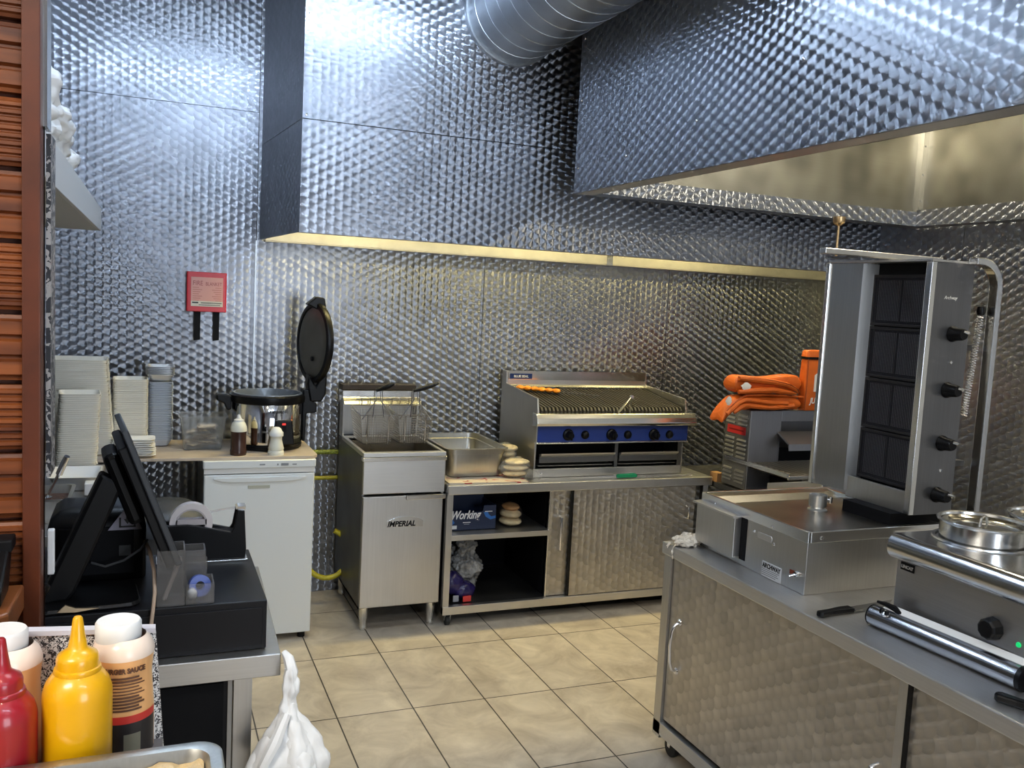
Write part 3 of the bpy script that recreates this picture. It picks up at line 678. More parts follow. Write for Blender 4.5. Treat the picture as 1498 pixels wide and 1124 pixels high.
# ============================================================ FRYER
x0, x1, yf, yb = .972, 1.392, 4.20, 4.83
t = thing('deep_fryer', 'tall free-standing stainless steel gas deep fryer with two baskets hung up', 'deep fryer', ((x0+x1)/2, 4.5, 0))
for x in (x0+.035, x1-.035):
    for y in (yf+.045, yb-.05):
        MB().lathe([(0, 0), (.016, 0), (.020, .008), (.018, .02), (.018, .05), (.022, .055), (.024, .118)], (x, y, 0), 20).build('leg', satin, t, smooth=True)
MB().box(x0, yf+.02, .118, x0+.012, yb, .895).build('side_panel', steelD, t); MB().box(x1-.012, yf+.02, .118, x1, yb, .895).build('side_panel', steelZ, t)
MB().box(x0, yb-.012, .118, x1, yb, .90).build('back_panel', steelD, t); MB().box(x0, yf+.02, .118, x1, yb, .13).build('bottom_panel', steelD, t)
MB().box(x0, yf, .702, x1, yf+.03, .868).build('front_panel', steelX, t, bevel=.003)
MB().rrect(x0-.006, yf-.006, x1+.006, yf+.03, .004, [(.866, .002), (.868, 0), (.884, 0), (.886, .002)]).build('front_rail', satin, t)
m = MB()                                     # top rim round the oil tank
m.box(x0-.002, yf, .886, x1+.002, yf+.04, .908); m.box(x0-.002, yf+.04, .886, x0+.016, yb-.14, .908); m.box(x1-.016, yf+.04, .886, x1+.002, yb-.14, .908); m.box(x0-.002, yb-.14, .886, x1+.002, yb-.10, .908)
m.build('tank_rim', steelX, t, bevel=.003)
m = MB()
m.quad((x0+.016, yf+.04, .90), (x1-.016, yf+.04, .90), (x1-.05, yf+.12, .70), (x0+.05, yf+.12, .70))
m.quad((x0+.016, yb-.14, .90), (x1-.016, yb-.14, .90), (x1-.05, yb-.14, .70), (x0+.05, yb-.14, .70))
m.quad((x0+.016, yf+.04, .90), (x0+.016, yb-.14, .90), (x0+.05, yb-.14, .70), (x0+.05, yf+.12, .70))
m.quad((x1-.016, yf+.04, .90), (x1-.016, yb-.14, .90), (x1-.05, yb-.14, .70), (x1-.05, yf+.12, .70))
m.build('tank', steelG, t, fixn=False)
o = MB().box(x0+.03, yf+.10, .742, x1-.03, yb-.145, .745).build('frying_oil', flat('dark_oil', (.03, .018, .008), .08, coat=.5), None); recentre(o, (1.18, 4.45, .742)); tag(o, 'dark frying oil lying in the fryer tank', 'oil'); o['kind'] = 'stuff'
d = MB().box(x0+.002, yf-.002, .125, x1-.006, yf+.022, .690).build('door', steelZ, t, bevel=.004)
MB().rrect(x0+.215, yf-.022, x1+.004, yf+.004, .006, [(.672, .002), (.675, 0), (.692, 0), (.695, .003)]).build('handle', satin, d)
em = MB(); pts = [(1.095, .535)]
pts = [(1.098, .532), (1.284, .530), (1.284, .560)]+[(1.284-.186*i/10, .560+.026*math.sin(PI*i/10)**.7) for i in range(1, 11)]
em.prism(pts, 'y', yf-.006, yf-.001); em = em.build('emblem', satin, d, bevel=.001)
text('IMPERIAL', .038, (1.100, yf-.0065, .536), X_, Z_, blackm, d, bold=.0012, shear=.25, xs=.93)
# splash back and flue
m = MB(); m.box(x0, yb-.10, .90, x0+.008, yb, 1.12); m.box(x1-.008, yb-.10, .90, x1, yb, 1.12); m.box(x0, yb-.012, .90, x1, yb, 1.12); m.build('splashback', steelZ, t)
m = MB(); m.prism([(yb-.145, 1.085), (yb-.130, 1.10), (yb-.10, 1.118), (yb-.10, 1.155), (yb, 1.155), (yb, 1.085)], 'x', x0-.006, x1+.006); m.build('flue_cap', satin, t, bevel=.003)
MB().box(x0-.006, yb-.09, 1.158, x1-.012, yb, 1.186).build('flue_guard', flat('burnt_steel', (.05, .04, .035), .5, .6), t, bevel=.002)
hb = MB().cyl((x0+.055, yb-.165, 1.115), (x1-.04, yb-.165, 1.115), .0035, n=8)
for x in (x0+.085, x0+.13, x0+.25, x0+.295, x0+.345): hb.tube([(x, yb-.12, 1.12), (x, yb-.165, 1.12), (x, yb-.172, 1.10), (x, yb-.16, 1.088)], .003, 6)
hb.build('basket_hanger', chrome, t, smooth=True)
def basket(xa, xb, label, far):
    g = thing('fryer_basket', label, 'fryer basket', ((xa+xb)/2, 4.53, .92), 'fryer baskets')
    ya, yc, zt, zb = 4.405, 4.645, 1.075, .915; iw = .018
    rim = [(xa, ya, zt-.01), (xb, ya, zt-.01), (xb, yc, zt+.01), (xa, yc, zt+.01)]
    MB().tube(rim, .0028, 8, closed=True).build('rim', chrome, g, smooth=True)
    m = MB(); N = 13; Nz = 12
    def P(u, v, face):
        # v 0 top .. 1 bottom ; taper inward
        k = iw*v; a0, a1, b0, b1 = xa+k, xb-k, ya+k, yc-k; zz = zt-.01+(zb-zt+.01)*v
        if face == 0: return (a0+(a1-a0)*u, b0, zz)
        if face == 1: return (a0+(a1-a0)*u, b1, zz+.01*(1-v))
        if face == 2: return (a0, b0+(b1-b0)*u, zz+.01*(1-v)*u)
        return (a1, b0+(b1-b0)*u, zz+.01*(1-v)*u)
    for f in range(4):
        for i in range(N+1): m.tube([P(i/N, 0, f), P(i/N, 1, f)], .0014, 4)
        for j in range(Nz+1): m.tube([P(0, j/Nz, f), P(1, j/Nz, f)], .0014, 4)
    for i in range(N+1):
        u = i/N; a = P(u, 1, 0); b = P(u, 1, 1); m.tube([a, b], .0014, 4)
        a = P(u, 1, 2); b = P(u, 1, 3); m.tube([a, b], .0014, 4)
    m.build('mesh', flat('basket_wire', (.42, .38, .32), .3, 1.0) if 'basket_wire' not in MATS else MATS['basket_wire'], g)
    xm = (xa+xb)/2
    m = MB()
    for x in (xm-.055, xm+.055): m.tube([(x, ya-.003, .915), (x, ya-.003, zt-.012)], .0022, 6)
    m.build('stay', chrome, g, smooth=True)
    # hairpin handle rising to the grip
    m = MB()
    for s in (-1, 1):
        m.tube([(xm+s*(xb-xa)*.46, ya-.003, zt-.03), (xm+s*.035, ya+.005, zt+.035), (xm+s*.012, ya+.01, zt+.065), (xm+s*.010, ya+.02, 1.20)], .0030, 8)
        m.tube([(xm+s*.028, ya-.004, zt-.02), (xm+s*.022, ya+.006, zt+.04), (xm+s*.020, ya+.015, 1.19)], .0026, 8)
    m.build('handle_wire', chrome, g, smooth=True)
    a = Vector((xm, ya+.02, 1.19)); b = a+Vector((.115 if far else .075, -.03, .045 if far else .04))
    MB().tube([a+(-.012*X_), a*.6+b*.4, a*.3+b*.7, b], [.008, .013, .012, .006], 12).build('grip', blackp, g, smooth=True)
    return g
basket(.995, 1.178, 'left wire fryer basket hooked above the oil tank', False)
basket(1.192, 1.375, 'right wire fryer basket hooked above the oil tank', True)

# ============================================================ LOW STEEL BENCH UNDER THE CHARGRILL
bx0, bx1, by0, by1, bz = 1.400, 2.965, 4.16, 4.83, .74
t = thing('steel_bench', 'low steel bench on castors with sliding doors, under the chargrill', 'bench', ((bx0+bx1)/2, 4.5, 0))
MB().box(bx0, by0, bz-.048, bx1+.02, by1, bz).build('worktop', steelX, t, bevel=.003)
for x in (bx0, bx1-.032):
    for y in (by0+.012, by1-.04): MB().box(x, y, .065, x+.032, y+.032, bz-.048).build('leg', steelZ, t)
MB().box(bx0, by0+.008, .062, bx1, by0+.04, .105).build('bottom_rail', steelX, t, bevel=.002)
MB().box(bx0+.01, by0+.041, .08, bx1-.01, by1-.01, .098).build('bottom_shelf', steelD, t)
MB().box(bx0+.033, by0+.02, .448, 1.985, by1-.02, .476).build('middle_shelf', steelX, t, bevel=.001)
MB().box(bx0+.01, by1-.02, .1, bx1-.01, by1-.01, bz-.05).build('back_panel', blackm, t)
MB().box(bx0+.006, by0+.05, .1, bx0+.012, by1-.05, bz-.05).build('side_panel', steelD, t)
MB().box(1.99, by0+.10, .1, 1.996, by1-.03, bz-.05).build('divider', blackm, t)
d = MB().box(1.985, by0+.040, .108, 2.55, by0+.052, bz-.05).build('door', swXZd, t, bevel=.001)
MB().box(1.981, by0+.036, .108, 1.988, by0+.054, bz-.05).build('door_edge', satin, d)
hdl([(2.048, by0+.038, .545), (2.048, by0+.012, .540), (2.046, by0+.008, .50), (2.046, by0+.008, .41), (2.048, by0+.012, .37), (2.048, by0+.038, .365)], .0075, d)
d = MB().box(2.110, by0+.014, .108, 2.885, by0+.028, bz-.05).build('door', swXZd, t, bevel=.001)
MB().box(2.106, by0+.012, .108, 2.114, by0+.032, bz-.05).build('door_edge', blackp, d)
hdl([(2.830, by0+.012, .575), (2.830, by0-.012, .57), (2.830, by0-.014, .54), (2.830, by0-.012, .51), (2.830, by0+.012, .505)], .006, d)
def castor(x, y, par, h=.065, r=.026):
    c_ = MB().box(x-.02, y-.02, h-.006, x+.02, y+.02, h).prism([(y-.018, h-.006), (y+.018, h-.006), (y+.008, r), (y-.008, r)], 'x', x-.016, x-.012).prism([(y-.018, h-.006), (y+.018, h-.006), (y+.008, r), (y-.008, r)], 'x', x+.012, x+.016).build('castor', satin, par)
    MB().cyl((x-.010, y, r), (x+.010, y, r), r, n=24).build('wheel', rubber, c_, smooth=True)
    return c_
for x in (bx0+.035, bx1-.05):
    for y in (by0+.04, by1-.04): castor(x, y, t)

# items inside
t = thing('cardboard_tray', 'dark blue open cardboard box lettered Working on the bench middle shelf', 'box', (1.56, 4.38, .476))
nav = flat('navy_card', (.012, .022, .06), .4); lb_ = flat('light_blue_print', (.03, .16, .50), .4)
m = MB(); m.prism([(1.436, .478), (1.703, .478), (1.703, .606), (1.635, .606), (1.628, .575), (1.54, .570), (1.44, .585)], 'y', 4.26, 4.265)
m.box(1.436, 4.265, .478, 1.441, 4.46, .60); m.box(1.698, 4.265, .478, 1.703, 4.46, .606); m.box(1.436, 4.455, .478, 1.703, 4.46, .62); m.box(1.436, 4.26, .477, 1.703, 4.46, .481)
m.build('box', nav, t)
m = MB(); cx_, cz_ = 1.668, .548
m.prism([(cx_-.035, cz_+.022), (cx_-.022, cz_-.002), (cx_+.005, cz_-.018), (cx_+.034, cz_-.012), (cx_+.034, cz_+.002), (cx_+.01, cz_-.002), (cx_-.005, cz_+.010), (cx_-.012, cz_+.024)], 'y', 4.2590, 4.2600)
m.prism([(1.437, .50), (1.437, .535), (1.46, .545), (1.475, .52), (1.45, .50)], 'y', 4.259, 4.260)
m.build('print', lb_, t)
text('Working', .062, (1.450, 4.2585, .540), X_, Z_, inkw, t, shear=.35, bold=.0014, xs=.72)
MB().box(1.445, 4.2585, .487, 1.487, 4.2598, .506).build('label', inkw, t)
MB().box(1.640, 4.2585, .572, 1.682, 4.2598, .576).build('print_line', inkw, t); MB().box(1.520, 4.2585, .518, 1.562, 4.2598, .522).build('print_line', inkw, t); MB().box(1.526, 4.2585, .509, 1.556, 4.2598, .512).build('print_line', flat('grey_print', (.3, .32, .36), .5), t)
t = thing('bun_pack', 'bag of pale burger buns on the bench middle shelf', 'bread', (1.82, 4.33, .477))
m = MB(); blob(m, (1.815, 4.33, .500), .062, .075, .024, 31, .06); m.build('bun', bread, t, smooth=True, sub=1)
m = MB(); blob(m, (1.815, 4.33, .540), .060, .072, .024, 32, .06); m.build('bun', bread, t, smooth=True, sub=1)
m = MB(); blob(m, (1.820, 4.34, .575), .050, .062, .020, 33, .08); m.build('bun', bun, t, smooth=True, sub=1)
m = MB(); blob(m, (1.818, 4.335, .542), .068, .082, .062, 34, .05); m.build('wrapper', flat('clear_film_pink', (.85, .70, .68), .2, trans=.9, ior=1.05, alpha=.3, bump=.5, bscale=30), t, smooth=True, sub=1)
t = thing('clear_carrier_bag', 'crumpled translucent carrier bag on the bench bottom shelf', 'bag', (1.60, 4.42, .10))
m = MB(); blob(m, (1.60, 4.43, .235), .10, .11, .075, 12, .22, 22, 14); blob(m, (1.60, 4.42, .345), .05, .06, .06, 15, .35, 18, 10); blob(m, (1.49, 4.45, .32), .06, .05, .035, 16, .3, 18, 10); blob(m, (1.58, 4.45, .16), .10, .10, .065, 18, .1, 18, 10)
crumple(m.build('bag', greybag, t, smooth=True), .055, .03, 3)
t = thing('purple_pack', 'shiny purple food packet on the bench bottom shelf', 'packet', (1.52, 4.27, .10))
m = MB(); blob(m, (1.485, 4.29, .190), .062, .05, .062, 22, .14, 20, 12); blob(m, (1.55, 4.285, .148), .062, .05, .050, 23, .12, 20, 12); m.build('packet', purple, t, smooth=True, sub=1)
MB().box(1.475, 4.228, .108, 1.505, 4.234, .14).build('label', flat('label_grey', (.35, .36, .40), .5), t); MB().rrect(1.53, 4.228, 1.575, 4.240, .003, [(.104, 0), (.132, 0)]).build('red_mark', flat('packet_red', (.75, .06, .05), .4), t)

# ============================================================ ON THE BENCH
o = MB().prism([(1.415, 4.20), (1.845, 4.175), (1.86, 4.36), (1.80, 4.80), (1.43, 4.82)], 'z', .7402, .7455).build('cardboard_sheet', redstain, None); recentre(o, (1.6, 4.4, .7402))
tag(o, 'flat card with red stains lying under the steel gastronorm pan', 'cardboard')
t = thing('gastronorm_pan', 'deep rectangular steel pan beside the fryer', 'food pan', (1.60, 4.57, .746))
m = MB(); m.rrect(1.44, 4.30, 1.765, 4.815, .045, [(.748, .030), (.752, .020), (.775, .012), (.870, .006), (.872, .000), (.896, -.002), (.898, -.015), (.902, -.016), (.902, .002), (.876, .004), (.873, .010), (.78, .016), (.757, .030)], n=6)
m.build('pan', steelW, t, smooth=True)
for k, (c_, s_, lab) in enumerate((((1.815, 4.44, .845), (.065, .07, .062), 'upper bag of pale flatbreads between the pan and chargrill'), ((1.81, 4.29, .800), (.085, .06, .055), 'lower bag of flatbreads at the front edge of the card'))):
    t = thing('bread_bag', lab, 'bread', (c_[0], c_[1], .746))
    for q in range(3):
        m = MB(); blob(m, (c_[0]+.006*q, c_[1], c_[2]-s_[2]*.55+q*s_[2]*.55), s_[0]*.86, s_[1]*.86, s_[2]*.30, 41+q+5*k, .10); m.build('flatbread', bread, t, smooth=True, sub=1)
    m = MB(); blob(m, c_, *s_, 50+k, .14, 20, 12)
    if k: m.tube([(1.86, 4.26, .78), (1.90, 4.22, .77), (1.925, 4.20, .76)], [.035, .02, .012], 10)
    crumple(m.build('plastic_film', clearbag, t, smooth=True), .02, .02, 1)
# ============================================================ CHARGRILL
gx0, gx1, gy0, gy1 = 1.915, 2.850, 4.27, 4.80
t = thing('chargrill', 'wide gas chargrill with blue control panel and black grate on the steel bench', 'grill', (2.38, 4.5, .74))
prof = [(gy0+.01, .742), (gy1, .742), (gy1, 1.276), (gy1-.065, 1.276), (gy1-.070, 1.205), (gy0+.012, 1.172), (gy0-.004, 1.105), (gy0-.004, .93), (gy0+.01, .93)]
for x in (gx0, gx1-.010): MB().prism(prof, 'x', x, x+.010).build('side_panel', steelZ, t, bevel=.0015)
# left cheek seam, foot plinth
MB().box(gx0+.01, gy0+.010, .742, gx1-.01, gy0+.03, .788).build('plinth', steelX, t, bevel=.002)
MB().lathe([(0, .004), (.006, .003), (.007, 0)], (gx0+.045, gy0+.010, .765), 12, (0, -1, 0)).build('screw', chrome, t, smooth=True)
MB().box(gx0+.01, gy0+.20, .742, gx1-.01, gy0+.21, .93).box(gx0+.01, gy0+.02, .925, gx1-.01, gy0+.22, .93).build('tray_bay', blackm, t)
MB().box(2.405, gy0+.012, .788, 2.425, gy0+.03, .93).build('bay_post', steelD, t); MB().box(gx1-.035, gy0+.011, .742, gx1-.01, gy0+.03, .93).build('bay_post', steelD, t)
for a, b in ((gx0+.03, 2.40), (2.432, gx1-.04)):
    d = MB().box(a, gy0+.004, .822, b, gy0+.018, .868).box(a, gy0+.018, .80, b, gy0+.19, .806).build('drip_tray', steelD, t, bevel=.002)
    MB().prism([(gy0+.006, .868), (gy0-.018, .876), (gy0-.016, .866), (gy0+.006, .852)], 'x', a, b-.005).build('tray_lip', steelX, d)
MB().box(gx0-.003, gy0-.018, .928, gx1+.012, gy0+.012, .936).build('lower_trim', satin, t, bevel=.002)
MB().box(gx0+.006, gy0-.010, .937, gx1+.010, gy0+.004, 1.026).build('control_panel', blue, t, bevel=.002)
for x, z in ((2.100, .977), (2.366, .975), (2.636, .973)):
    k = MB().lathe([(0, .045), (.016, .044), (.020, .036), (.022, .012), (.030, .008), (.033, 0)], (x, gy0-.011, z), 28, (0, -1, 0)).build('knob', blackp, t, smooth=True)
    MB().box(x-.005, gy0-.062, z-.024, x+.005, gy0-.02, z+.024).build('knob_grip', blackp, k, bevel=.003)
    MB().lathe([(0, .018), (.012, .018), (.020, .012), (.024, 0)], (x+.102, gy0-.011, z-.001), 24, (0, -1, 0)).build('igniter_button', blackp, t, smooth=True)
MB().prism([(gy0+.004, 1.024), (gy0-.052, 1.030), (gy0-.060, 1.045), (gy0-.052, 1.072), (gy0-.034, 1.094), (gy0+.012, 1.098), (gy0+.012, 1.024)], 'x', gx0-.022, gx1+.035).build('front_ledge', satin, t, bevel=.003)
MB().box(gx0+.01, gy1-.068, 1.19, gx1-.01, gy1, 1.272).build('splashback', steelX, t, bevel=.003)
MB().prism([(gy1-.072, 1.278), (gy1-.066, 1.200), (gy1-.080, 1.190), (gy1-.082, 1.187), (gy1-.060, 1.184)], 'x', gx0+.01, gx1-.01).build('splash_lip', satin, t)
MB().rrect(1.935, gy1-.0735, 2.075, gy1-.066, .002, [(1.232, 0), (1.262, 0)]).build('badge', flat('badge_navy', (.01, .03, .15), .3), t)
text('BLUE SEAL', .019, (1.958, gy1-.0745, 1.240), X_, Z_, inkw, t, bold=.0006, xs=1.05)
MB().box(gx0+.012, gy0+.03, 1.06, gx1-.012, gy1-.075, 1.065).build('burner_tray', iron, t)
# three cast grates of sloping bars
bars = 13; W_ = (gx1-gx0-.04)/3
for q in range(3):
    m = MB(); a = gx0+.02+q*W_
    for i in range(bars):
        x = a+W_*(i+.5)/bars; wv = .0062
        P0 = [(gy0+.006, 1.088), (gy0+.002, 1.106), (gy0+.020, 1.124), (gy1-.085, 1.180), (gy1-.085, 1.160), (gy0+.03, 1.100)]
        m.prism(P0, 'x', x-wv, x+wv)
        m.cyl((x, gy0+.012, 1.100), (x, gy0+.012, 1.104), .0095, n=10)
    for y, z in ((gy0+.05, 1.106), (gy0+.24, 1.130), (gy1-.10, 1.156)): m.box(a+.002, y-.006, z-.012, a+W_-.002, y+.006, z)
    m.build('grate', iron, t, bevel=.0015, seg=1)
# ---- food and tools on the grill
t = thing('chicken_skewer', 'skewer of orange marinated chicken lying at the back left of the chargrill', 'skewer', (2.05, 4.62, 1.18))
sk0 = Vector((1.945, 4.665, 1.186)); sk1 = Vector((2.40, 4.49, 1.163))
MB().cyl(sk0, sk1, .0022, n=8).build('skewer_rod', chrome, t, smooth=True)
for i in range(6):
    p = sk0.lerp(sk1, .06+.085*i); m = MB(); blob(m, (p.x, p.y, p.z+.004), .026, .030, .014, 60+i, .22, 14, 8); m.build('chicken_piece', chick, t, smooth=True, sub=1)
t = thing('steel_tongs', 'small open steel tongs standing across the front bars of the chargrill', 'tongs', (2.50, 4.28, 1.11))
tip = Vector((2.525, 4.34, 1.176))
m = MB()
for a in ((2.385, 4.235, 1.100), (2.46, 4.238, 1.100)):
    a = Vector(a); d = (tip-a); s_ = Vector((.0, 1, 0)).cross(d).normalized()*.006; n_ = Vector((0, .0012, 0))
    m._add([a-s_-n_, a+s_-n_, tip+s_-n_, tip-s_-n_, a-s_+n_, a+s_+n_, tip+s_+n_, tip-s_+n_], [(0, 3, 2, 1), (4, 5, 6, 7), (0, 1, 5, 4), (1, 2, 6, 5), (2, 3, 7, 6), (3, 0, 4, 7)])
m.build('arm', chrome, t)
MB().cyl(tip-Vector((0, .008, 0)), tip+Vector((0, .008, 0)), .010, n=16).build('hinge', satin, t, smooth=True)
t = thing('green_handled_knife', 'thin knife with green handle on the bench in front of the chargrill', 'knife', (2.36, 4.22, .745))
m = MB(); m.prism([(2.385, .742), (2.505, .743), (2.512, .750), (2.508, .762), (2.495, .766), (2.39, .764), (2.382, .758)], 'y', 4.195, 4.215); m.build('handle', green, t, bevel=.004)
MB().prism([(2.10, .745), (2.384, .745), (2.384, .757), (2.20, .755)], 'y', 4.204, 4.206).build('blade', satin, t)
t = thing('metal_skewer', 'plain metal skewer on the bench right of the green-handled knife', 'skewer', (2.70, 4.2, .742))
MB().cyl((2.56, 4.20, .744), (2.86, 4.215, .744), .003, n=8).tube([(2.86, 4.215, .744), (2.872, 4.21, .744), (2.868, 4.22, .744)], .003, 6).build('rod', satin, t, smooth=True)

# ============================================================ CONVEYOR OVEN
ox0, ox1, oy0, oy1, oz0, oz1 = 3.0, 3.72, 3.885, 4.105, .722, 1.16
t = thing('oven_stand', 'dark low stand carrying the conveyor oven in the corner', 'stand', (3.4, 4.0, 0))
MB().box(2.990, 3.40, .685, 3.80, 4.60, .715).build('top', steelD, t)
for x in (2.995, 3.75):
    for y in (3.42, 4.55): MB().box(x, y, 0, x+.035, y+.035, .685).build('leg', steelD, t)
MB().box(2.995, 3.46, .2, 3.78, 4.55, .22).build('shelf', blackm, t)
o = MB().box(2.992, 4.13, .7152, 3.04, 4.20, .765).build('wooden_block', flat('wood_block', (.45, .24, .10), .6), None); recentre(o, (3.0, 4.16, .7152)); tag(o, 'small brown block behind the right end of the steel bench', 'block')
t = thing('conveyor_oven', 'grey conveyor pizza oven with louvred side and wire belt', 'oven', (3.36, 4.0, .716))
for x in (ox0+.03, ox1-.03):
    for y in (oy0+.03, oy1-.03): MB().cyl((x, y, .7152), (x, y, .726), .015).build('foot', blackp, t)
ovm = brushed('oven_steel', (.42, .42, .44), .38, 'z', smudge=.2); ovl = flat('oven_louvre_panel', (.17, .17, .17), .42, .6)
MB().box(ox0+.004, oy0, oz0, ox0+.21, oy1, oz1).build('control_housing', ovm, t, bevel=.003)
lp = MB().box(ox0, oy0+.004, oz0+.004, ox0+.004, oy1-.004, oz1-.004).build('side_panel', ovl, t)
def louv(y0, y1, z):
    MB().prism([(ox0+.001, z-.007), (ox0-.009, z-.007), (ox0-.006, z+.002), (ox0+.001, z+.007)], 'y', y0, y1).build('louvre', LV, lp, bevel=.002)
LV = flat('louvre_steel', (.34, .34, .34), .35, .8)
for z in (1.128, 1.104, 1.080, .992, .968, .944, .920, .896, .82, .80, .78, .76): 
    louv(oy1-.096, oy1-.018, z); louv(oy0+.018, oy0+.096, z-.002)
MB().box(ox0-.003, oy0+.03, 1.018, ox0, oy1-.03, 1.062).build('sticker', redbag, lp)
MB().box(ox0-.0035, oy0+.045, 1.036, ox0-.003, oy1-.045, 1.044).build('print_line', flat('red_dark_print', (.25, .01, .01), .5), lp)
MB().box(ox0+.21, oy0, 1.10, ox1, oy1, oz1).box(ox0+.21, oy0, oz0, ox1, oy1, .84).box(ox1-.04, oy0, .84, ox1, oy1, 1.10).box(ox0+.21, oy1-.01, .84, ox1-.04, oy1, 1.10).build('chamber_body', ovm, t, bevel=.002)
m = MB(); m.prism([(oy0+.001, 1.045), (oy0-.10, .99), (oy0-.105, .955), (oy0-.098, .955), (oy0-.094, .985), (oy0+.001, 1.035)], 'x', ox0+.19, ox1-.01); m.build('exit_hood', ovm, t)
MB().box(ox0+.215, oy0+.02, .84, ox1-.045, oy0+.03, .95).build('heat_curtain', blackm, t)
yn = 3.54
MB().box(ox0-.012, yn, .862, ox0, oy1-.03, .884).box(ox1-.02, yn, .862, ox1-.008, oy0, .884).box(ox0, yn, .850, ox1-.02, yn+.012, .872).build('belt_frame', satin, t, bevel=.002)
m = MB(); nb = 34
for i in range(nb):
    y = yn+.02+(oy0-yn+.02)*i/nb
    pts = []
    for j in range(36):
        x = ox0+.012+(ox1-ox0-.05)*j/35; pts.append((x, y+(.005 if j % 2 else -.005), .876))
    m.tube(pts, .0017, 4)
m.build('wire_belt', flat('belt_wire', (.30, .27, .22), .35, 1.0), t)
for i in range(9):
    y = yn+.04+.045*i; MB().box(ox0-.002, y-.012, .868, ox0+.03, y+.006, .882).build('belt_link', flat('belt_link_steel', (.55, .52, .45), .3, 1.0) if i == 0 else MATS['belt_link_steel'], t, bevel=.003)
MB().box(ox0+.02, yn+.01, .848, ox1-.03, oy0, .858).build('under_tray', flat('burnt_tray', (.06, .05, .04), .5, .5), t)
MB().box(ox0+.16, yn+.05, .735, ox1-.02, oy0, .80).build('motor_cover', blackm, t)
MB().box(ox0+.11, yn+.0, .715, ox0+.14, yn+.03, .85).box(ox1-.06, yn, .715, ox1-.03, yn+.03, .85).build('belt_support', steelD, t)
t2 = MB().box(2.862, 3.455, .800, 3.40, 3.51, .852)
m = MB(); m.box(2.845, 3.45, .795, 3.42, 3.51, .799).box(2.845, 3.506, .799, 3.42, 3.51, .85).box(2.845, 3.45, .799, 3.42, 3.454, .83).box(2.98, 3.51, .795, 3.42, 3.56, .799)
m.build('crumb_tray', steelX, t)
MB().box(3.13, 3.440, .835, 3.24, 3.452, .845).build('crumb_tray_handle', chrome, t, bevel=.002)

# ---- insulated delivery bags on the oven
def limp_bag(name, label, x0, x1, y0, y1, z0, th, seed, parts):
    t = thing(name, label, 'delivery bag', ((x0+x1)/2, (y0+y1)/2, z0), 'folded delivery bags')
    return t
t = thing('folded_delivery_bag', 'folded orange delivery bag at the bottom, its end drooping over the oven edge', 'delivery bag', (3.08, 4.0, 1.162))
m = MB(); nx = 26; ny = 8; Vx = []; F = []
def sheet(m, x0, x1, y0, y1, zf, th, nx=26, ny=10):
    vs = []; fs = []
    for s in (0, 1):
        for i in range(nx+1):
            for j in range(ny+1):
                u = i/nx; v = j/ny; x = x0+(x1-x0)*u; y = y0+(y1-y0)*v
                e = min(1.0, .35+min(u, 1-u)*14, .3+min(v, 1-v)*6)
                z = zf(u, v)+(th*e if s else 0)*.5-(0 if s else th*e*.5)
                vs.append((x, y, z))
    def I(s, i, j): return s*(nx+1)*(ny+1)+i*(ny+1)+j
    for i in range(nx):
        for j in range(ny):
            fs.append((I(1, i, j), I(1, i+1, j), I(1, i+1, j+1), I(1, i, j+1))); fs.append((I(0, i, j), I(0, i, j+1), I(0, i+1, j+1), I(0, i+1, j)))
    for i in range(nx):
        fs.append((I(0, i, 0), I(0, i+1, 0), I(1, i+1, 0), I(1, i, 0))); fs.append((I(0, i, ny), I(1, i, ny), I(1, i+1, ny), I(0, i+1, ny)))
    for j in range(ny):
        fs.append((I(0, 0, j), I(1, 0, j), I(1, 0, j+1), I(0, 0, j+1))); fs.append((I(0, nx, j), I(0, nx, j+1), I(1, nx, j+1), I(1, nx, j)))
    m._add(vs, fs)
droop = lambda u: -.10*max(0, (.20-u)/.20)**1.5
sheet(m, 2.81, 3.325, 3.87, 3.99, lambda u, v: 1.205+droop(u)+.006*math.sin(17*u+3*v)+.004*math.sin(9*v+4), .072)
m.build('bag_body', orange, t, smooth=True, sub=1)
def fold(z, a, y, ph, n=20, x0=2.83, x1=3.33, amp=.012):
    return [(x0+(x1-x0)*i/n, y-.004*math.sin(i), z+droop((x0+(x1-x0)*i/n-2.81)/.75)+amp*math.sin(ph+a*i/n)) for i in range(n+1)]
MB().tube(fold(1.235, 3, 3.872, 0), .006, 8).tube(fold(1.215, 4, 3.862, 1.2, x1=3.22), .012, 8).tube(fold(1.192, 4, 3.862, 2.2, x0=2.87, x1=3.26), .013, 8).build('fold', orange, t, smooth=True)
MB().tube(fold(1.242, 3, 3.868, 0, x1=3.25), .0028, 6).tube(fold(1.178, 2, 3.862, 2, x0=2.9), .003, 6).build('binding', orangedk, t, smooth=True)
m = MB(); blob(m, (2.84, 3.866, 1.215), .018, .004, .022, 3, .3); m.build('logo', inkw, t, smooth=True)
t = thing('folded_delivery_bag', 'folded orange delivery bag with white logo lying on top of the other folded bag', 'delivery bag', (3.15, 4.0, 1.24))
m = MB(); sheet(m, 2.880, 3.325, 3.88, 3.99, lambda u, v: 1.295+.006*math.sin(8*u+1)+.01*u, .092); m.build('bag_body', orange, t, smooth=True, sub=1)
m = MB().tube([(2.90, 3.874, 1.335), (3.0, 3.868, 1.328), (3.12, 3.862, 1.318), (3.2, 3.86, 1.305), (3.26, 3.862, 1.285), (3.29, 3.868, 1.262)], [.012, .016, .016, .014, .012, .006], 8).tube([(2.90, 3.87, 1.262), (3.0, 3.862, 1.272), (3.12, 3.858, 1.275), (3.24, 3.862, 1.262), (3.28, 3.868, 1.255)], [.012, .015, .016, .012, .005], 8)
m.build('fold', orange, t, smooth=True)
